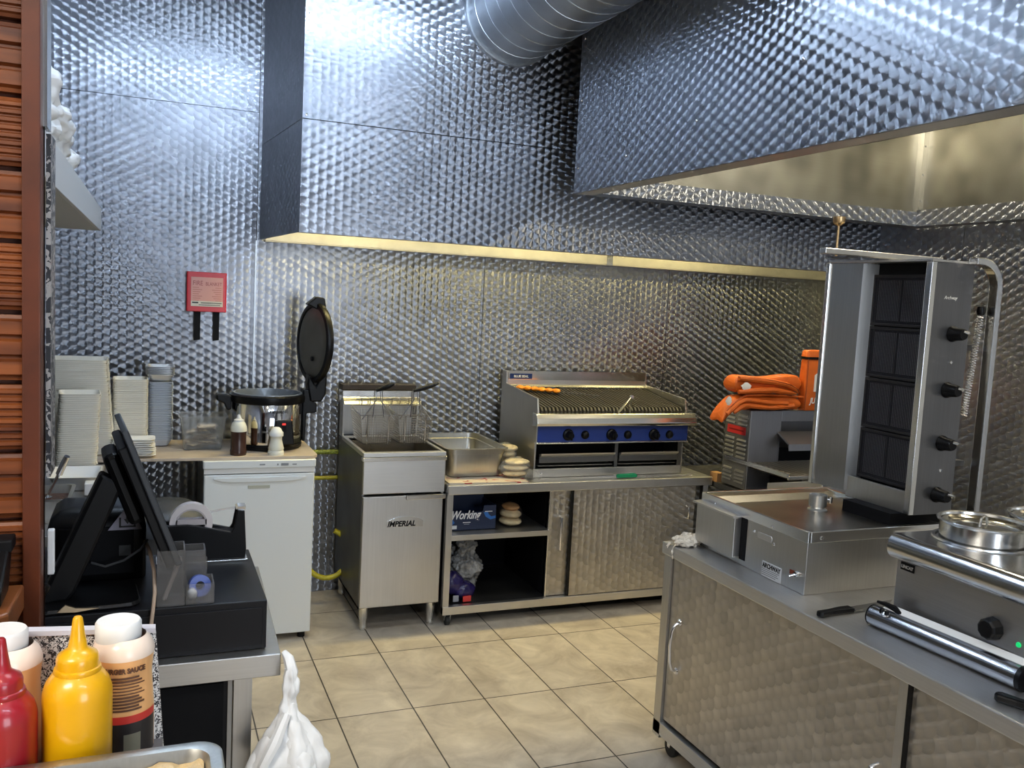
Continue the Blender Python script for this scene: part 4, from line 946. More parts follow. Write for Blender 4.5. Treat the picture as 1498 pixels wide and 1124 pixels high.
MB().tube([(2.89, 3.872, 1.345), (3.02, 3.860, 1.338), (3.12, 3.850, 1.326), (3.22, 3.848, 1.308), (3.28, 3.856, 1.28), (3.30, 3.862, 1.26)], .003, 6).build('binding', orangedk, t, smooth=True)
m = MB(); blob(m, (2.94, 3.862, 1.293), .030, .004, .020, 5, .3); m.build('logo', inkw, t, smooth=True)
m = MB(); m.box(3.18, 3.90, 1.343, 3.24, 3.93, 1.349); m.build('logo', inkw, t)
t = thing('delivery_bag', 'upright square orange delivery bag with white house logo beside the folded ones', 'delivery bag', (3.48, 3.98, 1.162))
m = MB(); m.rrect(3.335, 3.86, 3.66, 3.92, .012, [(1.164, .004), (1.175, 0), (1.30, -.004), (1.43, 0), (1.455, .004)]); m.build('bag_body', orange, t, smooth=True, bevel=.0)
MB().rrect(3.333, 3.858, 3.662, 3.922, .012, [(1.457, 0), (1.490, .004), (1.497, .012)]).build('lid', orange, t, smooth=True)
MB().rrect(3.332, 3.857, 3.663, 3.923, .012, [(1.446, 0), (1.460, 0)]).build('zip', blackm, t)
MB().tube([(3.337, 3.857, 1.17), (3.337, 3.855, 1.30), (3.337, 3.857, 1.445)], .003, 6).build('piping', orangedk, t)
m = MB(); m.prism([(3.385, 1.27), (3.55, 1.27), (3.55, 1.36), (3.465, 1.42), (3.385, 1.36)], 'y', 3.851, 3.855); m.build('logo', inkw, t)
text('JUST EAT', .045, (3.362, 3.850, 1.205), X_, Z_, inkw, t, bold=.001, shear=.2, xs=.8)
# ============================================================ KEBAB COUNTER
cx0, cx1, cy0, cy1, cz = 1.79, 2.62, .55, 2.78, .82
t = thing('kebab_counter', 'long steel counter on castors with sliding doors carrying the kebab grill', 'counter', (2.2, 1.7, 0))
MB().box(cx0, cy0, cz-.045, cx1, cy1, cz).build('worktop', steelY, t, bevel=.004)
for x in (cx0+.005, cx1-.045):
    for y in (cy0+.01, cy1-.06): MB().box(x, y, .075, x+.035, y+.045, cz-.045).build('leg', steelZ, t)
MB().box(cx0+.005, cy0, .085, cx0+.04, cy1-.01, .135).build('bottom_rail', steelY, t, bevel=.002)
MB().box(cx0+.04, cy0+.01, .10, cx1-.02, cy1-.02, .115).build('bottom_shelf', steelD, t)
MB().box(cx0+.05, cy1-.045, .115, cx1-.04, cy1-.035, cz-.045).build('end_panel', steelD, t); MB().box(cx1-.02, cy0+.02, .115, cx1-.012, cy1-.06, cz-.045).build('back_panel', steelD, t)
MB().box(cx0+.03, cy0+.02, .115, cx0+.034, cy1-.06, cz-.045).build('door_backing', blackm, t)
d = MB().box(cx0+.016, 1.640, .150, cx0+.026, cy1-.062, cz-.046).build('door', swYZd, t, bevel=.001)
MB().box(cx0+.010, 1.612, .150, cx0+.027, 1.640, cz-.046).build('door_edge', steelZ, d)
hdl([(cx0+.016, 2.655, .545), (cx0-.002, 2.655, .54), (cx0-.012, 2.657, .515), (cx0-.016, 2.658, .46), (cx0-.012, 2.657, .40), (cx0-.002, 2.655, .37), (cx0+.016, 2.655, .365)], .006, d)
for z_ in (.548, .362): MB().lathe([(0, .006), (.010, .005), (.014, 0)], (cx0+.0165, 2.655, z_), 16, (-1, 0, 0)).build('handle_rose', chrome, d, smooth=True)
hdl([(cx0+.016, 1.69, .515), (cx0-.01, 1.69, .51), (cx0-.02, 1.69, .48), (cx0-.01, 1.69, .36), (cx0+.016, 1.69, .35)], .006, d)
d = MB().box(cx0+.020, .62, .150, cx0+.027, 1.605, cz-.046).build('door', swYZd, t)
MB().box(cx0+.008, 1.603, .15, cx0+.03, 1.610, cz-.046).build('door_seal', blackp, t)
for x in (cx0+.06, cx1-.05):
    for y in (cy0+.06, cy1-.07): castor(x, y, t, .088, .036)

# ---- kebab machine: base box with drip drawer, upright burner, top bar and side frame
kx0, kx1, ky0, ky1, kz = 1.900, 2.46, 2.13, 2.70, 1.022
t = thing('kebab_grill', 'upright doner kebab grill with black burner grille, four knobs and steel drip base', 'kebab grill', (2.2, 2.4, cz))
b = MB(); b.box(kx0, ky0, cz+.001, kx1, ky1, kz-.03)
b = b.build('base_box', steelZ, t, bevel=.0015)
m = MB()   # raised tray rim with sunken, greasy floor
m.box(kx0-.003, ky0-.003, kz-.035, kx0+.009, ky1+.003, kz); m.box(kx1-.009, ky0-.003, kz-.035, kx1+.003, ky1+.003, kz); m.box(kx0+.009, ky0-.003, kz-.035, kx1-.009, ky0+.009, kz); m.box(kx0+.009, ky1-.009, kz-.035, kx1-.009, ky1+.003, kz)
m.build('tray_rim', satin, t, bevel=.0015)
MB().prism([(ky0+.009, kz-.016), (ky1-.10, kz-.020), (ky1-.06, kz-.004), (ky1-.009, kz-.002), (ky1-.009, kz-.03), (ky0+.009, kz-.03)], 'x', kx0+.009, kx1-.009).build('drip_tray', steelG, t)
dr = MB(); dr.box(kx0-.030, 2.462, .845, kx0-.001, 2.690, .985); dr = dr.build('drawer', steelZ, t, bevel=.002)
MB().prism([(kx0-.042, .992), (kx0-.042, .986), (kx0-.030, .984), (kx0+.0, .988), (kx0+.0, .994)], 'y', 2.455, 2.70).build('drawer_lip', steelY, dr)
MB().box(kx0-.0015, 2.43, .84, kx0+.0, 2.462, .99).build('drawer_gap_shade', blackm, t)  # flat black strip painting the shade of the gap beside the drawer
pl_ = MB().box(kx0-.003, 2.240, .822, kx0, 2.335, .872).build('maker_plate', flat('white_plate', (.70, .72, .74), .4), t)
text('ARCHWAY', .0215, (kx0-.0035, 2.331, .8535), -Y_, Z_, ink, pl_, bold=.0008, xs=.82)
for k, s in enumerate(('CATERING EQUIPMENT LTD', 'UNIT 4 LONDON', 'TEL 020 8000 0000')):
    pass
for k, w_ in enumerate((.086, .078, .082, .07)): MB().box(kx0-.0038, 2.333-w_, .8465-.0062*k, kx0-.003, 2.333, .8490-.0062*k).build('print_line', flat('grey_print2', (.25, .25, .27), .5) if k == 0 else MATS['grey_print2'], pl_)
m = MB(); m.rrect(2.295, .94, 2.372, .962, .008, [(0, 0), (.002, .001)]); m.v = [Vector((kx0-.001-v.z, v.x, v.y)) for v in m.v]; m.build('blank_plate', steelY, t, bevel=.0004)
mb = MB()
for y, z in ((2.62, .995), (2.30, .995), (2.388, .957), (2.285, .941)): MB().lathe([(0, .004), (.004, .003), (.0055, 0)], (kx0-.003, y, z), 12, (-1, 0, 0)).build('screw', chrome, t, smooth=True)
MB().lathe([(0, .004), (.005, .003), (.0065, 0)], (1.95, ky0-.003, 1.002), 12, (0, -1, 0)).build('screw', chrome, t, smooth=True)
sw = MB().lathe([(0, .010), (.008, .010), (.010, .004), (.010, 0)], (kx0-.001, 2.165, .878), 16, (-1, 0, 0)).build('motor_switch', chrome, t, smooth=True)
MB().cyl((kx0-.010, 2.165, .878), (kx0-.028, 2.172, .872), .0035, .0045, n=10).build('toggle', chrome, sw, smooth=True)
MB().box(kx0-.002, 2.18, .870, kx0+0, 2.20, .884).build('indicator', flat('amber_lens', (.18, .03, .01), .3), t)
# burner cabinet
ux0, ux1, uy0, uy1, uz0, uz1 = 2.345, 2.535, 2.168, 2.47, 1.045, 1.888
dk = brushed('burner_cabinet_steel', (.24, .24, .25), .34, 'z', smudge=.2)
m = MB(); m.box(ux0+.02, uy0, uz0, ux1, uy0+.010, uz1); m.build('knob_panel', dk, t, bevel=.001)
m = MB(); m.box(ux0, uy0, uz0, ux0+.024, uy0+.024, uz1); m.build('near_jamb', satin, t, bevel=.002)
MB().box(ux0+.05, uy0+.010, uz0, ux1, uy1, uz0+.01).box(ux1-.008, uy0+.010, uz0, ux1, uy1, uz1-.006).box(ux0+.05, uy1-.01, uz0, ux1, uy1, uz1).build('cabinet_body', steelD, t)
m = MB(); m.box(ux0+.01, uy0+.024, uz0, ux0+.02, uy1-.0, uz0+.075); m.build('foot_panel', steelZ, t, bevel=.001)
bx_ = ux0+.045
# splayed far wing
wx, wy = 2.316, 2.600
m = MB(); m.prism([(bx_+.012, uy1-.018), (ux0-.002, uy1-.002), (wx-.002, wy), (wx+.006, wy+.008), (ux0+.008, uy1+.004), (bx_+.016, uy1-.010)], 'z', uz0+.02, uz1-.004); m.build('wing_panel', steelZ, t)
MB().box(wx-.010, wy-.004, uz0+.018, wx+.012, wy+.014, uz1-.002).build('wing_edge', satin, t, bevel=.002)
MB().prism([(ux0-.004, uy0-.003), (ux1+.003, uy0-.003), (ux1+.003, uy1+.003), (ux0+.03, uy1+.02), (wx+.012, wy+.016), (wx-.012, wy), (ux0-.006, uy1-.03)], 'z', uz1, uz1+.007).build('top_plate', steelX, t)
# burner radiants behind mesh
bx = ux0+.045
MB().box(bx+.014, uy0+.024, uz0+.07, bx+.02, uy1-.005, uz1).build('burner_back', blackm, t)
m = MB(); m.prism([(ux0+.024, uy0+.024), (bx+.014, uy0+.060), (bx+.014, uy0+.050), (ux0+.024, uy0+.020)], 'z', uz0+.07, uz1); m.build('inner_jamb', steelD, t)
meshm = flat('burner_gauze', (.045, .045, .055), .45, .7)
ym0, ym1 = uy0+.060, uy1-.020
ch = (uz1-uz0-.16)/4
for k in range(4):
    za = uz0+.085+k*(ch+.012); zb = za+ch-.012
    fr = MB(); fr.box(bx-.004, ym0-.008, za-.010, bx+.010, ym1+.008, za); fr.box(bx-.004, ym0-.008, zb, bx+.010, ym1+.008, zb+.010); fr.box(bx-.004, ym0-.008, za, bx+.010, ym0, zb); fr.box(bx-.004, ym1, za, bx+.010, ym1+.008, zb)
    f_ = fr.build('burner_frame', flat('burner_frame_steel', (.035, .033, .035), .45, .6) if k == 0 else MATS['burner_frame_steel'], t, bevel=.001)
    m = MB(); n1 = 30; n2 = 34
    for i in range(n1+1):
        y = ym0+(ym1-ym0)*i/n1; m.box(bx-.001, y-.0009, za, bx+.001, y+.0009, zb)
    for i in range(n2+1):
        z = za+(zb-za)*i/n2; m.box(bx-.0015, ym0, z-.0009, bx+.0005, ym1, z+.0009)
    m.build('gauze', meshm, f_)
    for q in range(2):
        y0 = ym0+.006+q*(ym1-ym0)/2; MB().box(bx+.006, y0, za+.008, bx+.012, y0+(ym1-ym0)/2-.014, zb-.008).build('radiant_plaque', flat('radiant_ceramic', (.42, .40, .42), .8) if (k == 0 and q == 0) else MATS['radiant_ceramic'], f_)
for z in (1.655, 1.468, 1.288, 1.112):
    k = MB().lathe([(0, .046), (.017, .046), (.020, .040), (.022, .012), (.026, .006), (.027, 0)], (2.462, uy0-.001, z), 26, (0, -1, 0)).build('knob', blackp, t, smooth=True)
    m = MB(); m.tube([(2.462, uy0-.044, z+.010), (2.475, uy0-.052, z+.006), (2.488, uy0-.050, z+.004)], [.005, .006, .004], 8); m.build('knob_highlight', satin, k, smooth=True)  # satin sliver shaped to imitate the highlight on the knob
for z in (1.560, 1.195): MB().lathe([(0, .006), (.005, .005), (.006, 0)], (2.465, uy0-.001, z), 12, (0, -1, 0)).build('jet_screw', chrome, t, smooth=True)
text('Archway', .016, (2.408, uy0-.0015, 1.768), X_, Z_, inkw, t, shear=.3)
# top bar with spit bearing, rod up to the canopy
MB().box(2.105, 2.395, 1.903, 2.64, 2.425, 1.922).build('top_bar', steelX, t, bevel=.002)
MB().cyl((2.245, 2.50, 1.90), (2.245, 2.50, 2.025), .0045, n=10).lathe([(.004, 0), (.018, .008), (.021, .014), (.021, .032), (.0, .034)], (2.245, 2.50, 2.01), 18).build('spit_locator', flat('brass', (.60, .42, .22), .35, 1.0), t, smooth=True)
MB().box(2.225, 2.42, 1.897, 2.27, 2.52, 1.903).build('locator_bracket', steelD, t)
# bent flat side frame
m = MB(); fp = []
pth = [(2.50, 1.897), (2.53, 1.897)]+[(2.53+.085*math.sin(math.radians(a)), 1.812+.085*math.cos(math.radians(a))) for a in range(10, 91, 10)]+[(2.615, 1.3), (2.615, .83)]
vs = []; 
def ribbon(m, pth, w, y0, y1, th):
    n = len(pth); L = []
    for i, p in enumerate(pth):
        a = Vector(pth[max(i-1, 0)]); c_ = Vector(pth[min(i+1, n-1)]); d = (c_-a).normalized(); nn = Vector((-d.y, d.x))*th/2
        L.append((Vector(p)+nn, Vector(p)-nn))
    vs = []
    for o_, i_ in L: vs += [(o_.x, y0, o_.y), (i_.x, y0, i_.y), (i_.x, y1, i_.y), (o_.x, y1, o_.y)]
    fs = []
    for i in range(n-1):
        for j in range(4): fs.append((4*i+j, 4*i+(j+1) % 4, 4*i+4+(j+1) % 4, 4*i+4+j))
    fs += [(0, 1, 2, 3), (4*n-1, 4*n-2, 4*n-3, 4*n-4)]
    m._add(vs, fs)
ribbon(m, pth, 0, 2.13, 2.165, .024); m.build('side_frame', satin, t, bevel=.003)
MB().box(2.535, 2.20, 1.60, 2.612, 2.23, 1.62).box(2.535, 2.20, 1.20, 2.612, 2.23, 1.22).build('frame_bracket', steelD, t)
# braided gas tail behind the knob panel
pts = []
for i in range(241):
    s_ = i/240; ph = 2*PI*i/6
    pts.append((2.578-.030*s_+.008*math.cos(ph), 2.165+.008*math.sin(ph), 1.72-.34*s_))
MB().tube(pts, .003, 5).build('flexible_gas_tail', satin, t, smooth=True)
MB().lathe([(0, .03), (.012, .028), (.014, .012), (.011, 0), (0, -.002)], (2.578, 2.165, 1.722), 14).build('gas_fitting', blackp, t, smooth=True)
# bracket shelf at the foot of the burner
MB().box(2.262, 2.115, 1.000, 2.62, 2.24, 1.004).box(2.262, 2.111, .955, 2.276, 2.115, 1.004).box(2.276, 2.111, .985, 2.62, 2.115, 1.004).build('carriage_plate', steelX, t)
MB().box(2.30, 2.20, .99, 2.56, 2.42, uz0).build('carriage', blackm, t)
t = thing('spit_collar', 'small aluminium collar with wing screw standing in the greasy drip tray', 'collar', (2.21, 2.44, kz-.018))
MB().lathe([(.027, .018), (.031, .018), (.031, .058), (.027, .058), (.027, .018)], (2.205, 2.44, kz-.02), 32).build('ring', alu, t, smooth=True)
MB().lathe([(0, 0), (.034, 0), (.034, .006), (.024, .010), (.022, .018), (0, .018)], (2.205, 2.44, kz-.02), 28).build('base', alu, t, smooth=True)
MB().cyl((2.232, 2.43, kz+.022), (2.250, 2.422, kz+.020), .006, n=12).cyl((2.246, 2.424, kz+.010), (2.246, 2.424, kz+.030), .0075, n=12).build('screw', chrome, t, smooth=True)
rr = random.Random(5)
for k in range(14):
    pass
t = thing('cleaning_cloth', 'crumpled cream cloth lying at the far corner of the kebab counter', 'cloth', (1.86, 2.71, cz))
m = MB(); blob(m, (1.862, 2.715, .838), .055, .042, .022, 71, .35, 26, 12); blob(m, (1.835, 2.70, .834), .04, .03, .016, 73, .35, 20, 10)
m.tube([(1.80, 2.70, .834), (1.787, 2.705, .820), (1.783, 2.70, .80), (1.785, 2.698, .77)], [.006, .003, .002, .0015], 6); m.tube([(1.80, 2.73, .83), (1.784, 2.735, .822), (1.780, 2.73, .806)], [.008, .004, .002], 6)
crumple(m.build('cloth', cloth, t, smooth=True), .018, .015, 2)

# ---- bain marie with round pots
mx0, mx1, my0, my1, mz0, mz1 = 1.985, 2.62, .95, 1.862, .855, 1.09
t = thing('bain_marie', 'counter-top steel bain marie with rolled front edge and black dial', 'bain marie', (2.3, 1.4, cz))
MB().box(mx0, my0, mz0, mx1, my1-.004, mz1-.01).build('body', brushed('bain_face', (.46, .45, .44), .42, 'y', smudge=.1), t, bevel=.002)
pr = [(mx1, mz1-.006), (mx1, mz1), (1.985, mz1)]+[(1.975-.030*math.sin(math.radians(a)), mz1-.036+.036*math.cos(math.radians(a))) for a in range(0, 181, 15)]+[(1.985, mz1-.072)]
MB().prism(pr, 'y', my0, my1).build('rolled_top', satin if False else brushed('rolled_edge', (.66, .66, .66), .20, 'y', smudge=.05), t, smooth=True)
for x in (mx0+.04, mx1-.05):
    for y in (my0+.05, my1-.05): MB().cyl((x, y, cz+.001), (x, y, mz0+.002), .018, n=18).build('foot', blackp, t, smooth=True)
bd = MB().box(mx0-.003, 1.795, .990, mx0, 1.842, 1.012).build('badge', blackm, t)
text('LINCAT', .0125, (mx0-.0035, 1.839, .9965), -Y_, Z_, flat('badge_print', (.45, .45, .45), .5), bd, bold=.0004, xs=.95)
k = MB().lathe([(0, .030), (.022, .030), (.027, .024), (.029, .004), (.030, 0)], (mx0-.001, 1.535, .930), 10, (-1, 0, 0)).build('dial', blackp, t, smooth=False, bevel=.003)
MB().lathe([(0, .004), (.006, .003), (.007, 0)], (mx0-.001, 1.462, .915), 14, (-1, 0, 0)).build('indicator', greenlamp, t, smooth=True)
def pot(x, y, r, label, seed):
    g = thing('bain_marie_pot', label, 'pot', (x, y, mz1), 'round steel pots in the bain marie')
    MB().lathe([(r-.006, 0.001), (r-.004, .048), (r+.003, .052), (r+.004, .056), (r+.001, .059), (r-.006, .057), (r-.008, .045), (r-.010, .003)], (x, y, mz1), 56).build('pot', satin, g, smooth=True)
    MB().lathe([(r+.003, .0005), (r+.014, .0005), (r+.012, .005), (r+.004, .005)], (x, y, mz1), 56).build('collar', satin, g, smooth=True)
    l = MB().lathe([(r-.010, .050), (r-.016, .044), (r-.030, .038), (r*.5, .044), (0, .047)], (x, y, mz1), 56).build('lid', flat('lid_steel', (.62, .59, .50), .14, 1.0) if 'lid_steel' not in MATS else MATS['lid_steel'], g, smooth=True)
    a = math.radians(seed); dx_ = math.cos(a); dy_ = math.sin(a)
    MB().tube([(x-.028*dx_, y-.028*dy_, mz1+.044), (x-.020*dx_, y-.020*dy_, mz1+.066), (x, y, mz1+.072), (x+.020*dx_, y+.020*dy_, mz1+.066), (x+.028*dx_, y+.028*dy_, mz1+.044)], .0035, 8).build('lid_handle', satin, l, smooth=True)
    return g
pot(2.160, 1.735, .116, 'round lidded steel pot at the front left of the bain marie', 20)
pot(2.205, 1.470, .116, 'round lidded steel pot at the front of the bain marie, cut by the photo edge', 40)
pot(2.440, 1.735, .116, 'round lidded steel pot at the back of the bain marie near the wall', 70)
# ---- steel tube tool with white strip and black ends
t = thing('kebab_slicer_guard', 'long round steel bar with black end cap lying in front of the bain marie', 'steel bar', (1.93, 1.65, cz))
bd = Vector((.030, -.440, 0)).normalized(); p0 = Vector((1.925, 1.868, .850)); p1 = p0+bd*.445
MB().cyl(p0, p1, .0295, n=40).build('bar', brushed('bar_steel', (.45, .45, .47), .20, 'y', smudge=.1), t, smooth=True)
MB().cyl(p1, p1+bd*.012, .031, n=40).build('end_cap', blackp, t, smooth=True)
MB().cyl(p0-bd*.004, p0, .030, n=40).build('end_ring', blackm, t, smooth=True)
cl = MB().lathe([(.012, 0), (.012, .007), (.006, .010), (0, .010)], p0+bd*.055+Vector((-.016, 0, .023)), 20, (-.5, 0, .8)).build('clamp', satin, t, smooth=True)
for q in (-.009, .009): MB().box((p0+bd*.055).x-.028, (p0+bd*.055).y+q-.003, .874, (p0+bd*.055).x-.016, (p0+bd*.055).y+q+.003, .886).build('clamp_tab', blackp, cl)
m = MB(); a = p0+bd*.015+Vector((.026, 0, .020)); b = p0+bd*.44+Vector((.026, 0, .020))
m._add([a+Vector((-.012, 0, 0)), b+Vector((-.012, 0, 0)), b+Vector((.006, 0, .014)), a+Vector((.006, 0, .014)), a+Vector((-.012, 0, .004)), b+Vector((-.012, 0, .004)), b+Vector((.006, 0, .018)), a+Vector((.006, 0, .018))], [(0, 3, 2, 1), (4, 5, 6, 7), (0, 1, 5, 4), (1, 2, 6, 5), (2, 3, 7, 6), (3, 0, 4, 7)])
m.build('white_strip', whitep, t, bevel=.001)
a = p0+bd*(-.01)+Vector((.022, 0, .034)); m = MB(); m.tube([a, a+bd*.03+Vector((0, 0, .002)), a+bd*.06, a+bd*.085+Vector((0, 0, -.012))], [.004, .007, .009, .006], 8); m.build('lever', blackp, t, smooth=True)
# ---- knives
t = thing('kitchen_knife', 'black-handled kitchen knife at the counter edge left of the steel bar', 'knife', (1.9, 1.97, cz))
kd = Vector((.268, .030, 0)).normalized(); ks = Vector((-kd.y, kd.x, 0)); k0_ = Vector((1.808, 1.962, .8215))
def flatshape(pts, z0, z1, org, d, s):
    m = MB(); n = len(pts); vs = [org+d*p[0]+s*p[1]+Vector((0, 0, z0)) for p in pts]+[org+d*p[0]+s*p[1]+Vector((0, 0, z1)) for p in pts]
    return m._add(vs, [list(range(n)), list(range(2*n-1, n-1, -1))]+[(i, i+n, (i+1) % n+n, (i+1) % n) for i in range(n)])
flatshape([(0, -.010), (.008, -.015), (.05, -.013), (.10, -.016), (.135, -.020), (.137, .010), (.10, .013), (.05, .010), (.008, .011), (0, .004)], 0, .015, k0_, kd, ks).build('handle', blackp, t, bevel=.004)
flatshape([(.135, -.022), (.21, -.022), (.30, -.010), (.335, .008), (.135, .010)], .006, .008, k0_, kd, ks).build('blade', satin, t)
t = thing('kitchen_knife', 'black handle of a knife at the front counter edge near the bar end cap', 'knife', (1.87, 1.37, cz))
k1_ = Vector((1.846, 1.405, .8215)); kd = Vector((.35, -.94, 0)).normalized(); ks = Vector((-kd.y, kd.x, 0))
flatshape([(0, -.010), (.010, -.017), (.05, -.014), (.12, -.017), (.13, .012), (.05, .012), (.01, .014), (0, .006)], 0, .018, k1_, kd, ks).build('handle', blackp, t, bevel=.005)
flatshape([(.128, -.018), (.25, -.018), (.32, .004), (.128, .012)], .008, .010, k1_, kd, ks).build('blade', satin, t)
# ============================================================ NEAR LEFT: till counter
tx0, tx1, ty0, ty1, tz = -.24, .284, 1.985, 2.64, .868
t = thing('till_counter', 'small steel table carrying the cash drawer and till', 'table', (.02, 2.3, 0))
m = MB(); m.prism([(tx0, ty0), (tx1, ty0-.004), (.306, ty1), (tx0, ty1)], 'z', tz-.052, tz); m.build('top', steelX, t, bevel=.002)
for x, y in ((.205, 2.02), (.22, 2.56), (-.20, 2.02), (-.20, 2.56)): MB().box(x-.02, y-.012, 0, x+.02, y+.028, tz-.052).build('leg', steelZ, t)
MB().box(-.20, 2.06, .30, .20, 2.55, .32).build('shelf', steelD, t)
t = thing('black_cabinet', 'plain black cabinet standing beneath the till table', 'cabinet', (0, 2.2, 0))
MB().box(-.17, 2.04, .322, .175, 2.50, .80).build('body', blackw, t, bevel=.003); MB().box(-.16, 2.034, .33, .165, 2.04, .79).build('front_panel', blackm, t)
t = thing('cash_drawer', 'wide black metal cash drawer on the steel till table', 'cash drawer', (.02, 2.2, tz))
MB().box(-.205, 2.018, tz+.001, .255, 2.43, tz+.116).build('case', blackw, t, bevel=.003)
MB().box(-.195, 2.014, tz+.012, .245, 2.02, tz+.100).build('drawer_front', blackw, t, bevel=.001)
DZ = tz+.1165
# ---- till monitor
t = thing('till_monitor', 'black touchscreen till seen edge-on, leaning on a slanted black stand', 'monitor', (-.08, 2.15, DZ))
top = Vector((-.066, 0, 1.375)); bot = Vector((.048, 0, 1.072)); dd = (bot-top).normalized(); nn = Vector((-dd.z, 0, dd.x)).normalized()
if nn.x < 0: nn = -nn
def slab(a0, a1, n0, n1, y0, y1):
    P = []
    for y in (y0, y1):
        for (a, n) in ((a0, n0), (a1, n0), (a1, n1), (a0, n1)):
            p = top+dd*a+nn*n; P.append((p.x, y, p.z))
    return MB()._add(P, [(0, 1, 2, 3), (7, 6, 5, 4), (0, 4, 5, 1), (1, 5, 6, 2), (2, 6, 7, 3), (3, 7, 4, 0)])
L_ = (bot-top).length
slab(0.035, L_, -.020, .0, 2.02, 2.27).build('screen_housing', blackp, t, bevel=.004)
slab(0.0, L_, .0, .014, 2.015, 2.275).build('bezel', flat('bezel_charcoal', (.03, .033, .038), .35), t, bevel=.003)
slab(.02, L_-.02, .0141, .0149, 2.032, 2.258).build('screen', screen, t)
slab(.05, .22, -.055, -.020, 2.08, 2.22).build('back_housing', blackp, t, bevel=.012)
m = MB(); m.prism([(-.100, 1.275), (-.055, 1.245), (-.150, 1.01), (-.165, .992), (-.225, .988), (-.215, 1.01)], 'y', 2.085, 2.135); m.build('stand_arm', blackp, t, bevel=.008)
t.rotation_euler = (0, 0, math.radians(5))
m = MB(); m.rrect(-.235, 2.03, -.02, 2.20, .03, [(DZ, .002), (DZ+.004, 0), (DZ+.010, .004)]); m.build('stand_base', blackp, t, smooth=False)
m = MB(); m.prism([(-.185, .9915), (-.170, 1.006), (-.150, .997), (-.105, .9925), (-.15, .9885)], 'y', 2.026, 2.032); m.build('base_glint', flat('base_glint_metal', (.62, .50, .34), .4, 1.0), t)  # bright metal sliver modelled as the glint on the stand base
# ---- receipt printer
t = thing('receipt_printer', 'black receipt printer with a pale pictogram label behind the till stand', 'printer', (-.10, 2.32, DZ))
m = MB(); m.rrect(-.215, 2.235, -.003, 2.425, .015, [(DZ, .003), (DZ+.004, 0), (1.110, 0), (1.135, .006), (1.150, .024), (1.154, .05)]); m.build('case', blackp, t, smooth=True)
MB().box(-.19, 2.231, 1.0, -.03, 2.236, 1.115).build('front_cover', blackm, t, bevel=.004)
lb_ = MB(); lb_.prism([(-.086, 1.108), (-.012, 1.108), (-.026, 1.142), (-.036, 1.155), (-.050, 1.158)], 'y', 2.226, 2.231); lb_ = lb_.build('label', flat('label_lilac', (.40, .38, .46), .5), t)
m = MB(); m.box(-.062, 2.2245, 1.116, -.058, 2.226, 1.138); m.box(-.062, 2.2245, 1.114, -.026, 2.226, 1.118); m.box(-.030, 2.2245, 1.116, -.026, 2.226, 1.138); m.prism([(-.044, 1.122), (-.052, 1.134), (-.047, 1.134), (-.047, 1.145), (-.041, 1.145), (-.041, 1.134), (-.036, 1.134)], 'y', 2.2245, 2.226)
m.build('pictogram', ink, lb_)
MB().box(-.062, 2.2285, 1.045, -.036, 2.231, 1.070).build('button', flat('button_grey', (.04, .04, .04), .5), t)
# ---- cables
o = MB().tube([(-.005, 2.20, 1.085), (.005, 2.10, 1.09), (.014, 2.05, 1.06), (.016, 2.02, 1.02), (.013, 2.005, .99), (.008, 1.998, .94), (0, 1.995, .90)], .0042, 8).build('power_cable', flat('beige_cable', (.45, .33, .24), .5), smooth=True); recentre(o, (0, 2.0, .95)); tag(o, 'beige cable hanging down over the front of the cash drawer', 'cable')
o = MB().tube([(-.12, 2.22, 1.035), (-.09, 2.20, 1.03), (-.05, 2.19, 1.045), (-.015, 2.17, 1.075), (0, 2.16, 1.10)], .0028, 8).build('thin_cable', flat('grey_cable', (.10, .10, .10), .5), smooth=True); recentre(o, (-.05, 2.2, 1.03)); tag(o, 'thin grey cable curving in front of the receipt printer', 'cable')
pp = []
for i in range(15): pp.append((-.262+.03*math.sin(i*.8), 1.98-.005*i, 1.05-.03*abs(math.sin(i*.5))))
o = MB().tube([(-.245, 1.60, 1.205), (-.20, 1.62, 1.20), (-.165, 1.70, 1.155), (-.17, 1.80, 1.12), (-.19, 1.95, 1.06), (-.215, 2.05, 1.0)], .004, 8).build('black_cable', blackp, smooth=True); recentre(o, (-.2, 1.8, 1.1)); tag(o, 'black cable running from the card reader past the wooden post', 'cable')
# ---- tape dispenser
t = thing('tape_dispenser', 'black desktop tape dispenser with a roll of clear tape on the cash drawer', 'tape dispenser', (.13, 2.36, DZ))
out = [(.030, DZ+.006), (.236, DZ+.006), (.238, DZ+.030), (.232, DZ+.132), (.214, DZ+.134), (.212, DZ+.120), (.206, DZ+.086), (.200, DZ+.076), (.118, DZ+.096), (.095, DZ+.100), (.030, DZ+.100), (.022, DZ+.092)]
for y in (2.330, 2.378): MB().prism(out, 'y', y, y+.010).build('side_cheek', blackp, t, bevel=.002)
MB().prism([(.028, DZ+.004), (.234, DZ+.004), (.234, DZ+.075), (.12, DZ+.08), (.10, DZ+.05), (.028, DZ+.05)], 'y', 2.339, 2.379).build('body', blackm, t)
MB().box(.02, 2.326, DZ, .242, 2.392, DZ+.005).build('base', satin, t, bevel=.0015)
r_ = MB().lathe([(.038, 0), (.052, 0), (.052, .024), (.038, .024), (.038, 0)], (.103, 2.345, DZ+.100), 44, (0, 1, 0)).build('tape_roll', flat('tape', (.62, .57, .56), .25), t, smooth=True)
m = MB(); m.lathe([(.034, -.001), (.038, -.001), (.038, .025), (.034, .025), (.034, -.001)], (.103, 2.345, DZ+.100), 36, (0, 1, 0)); m.box(.066, 2.344, DZ+.096, .140, 2.370, DZ+.110); m.build('roll_core', flat('core_grey', (.40, .36, .36), .4), r_, smooth=False)
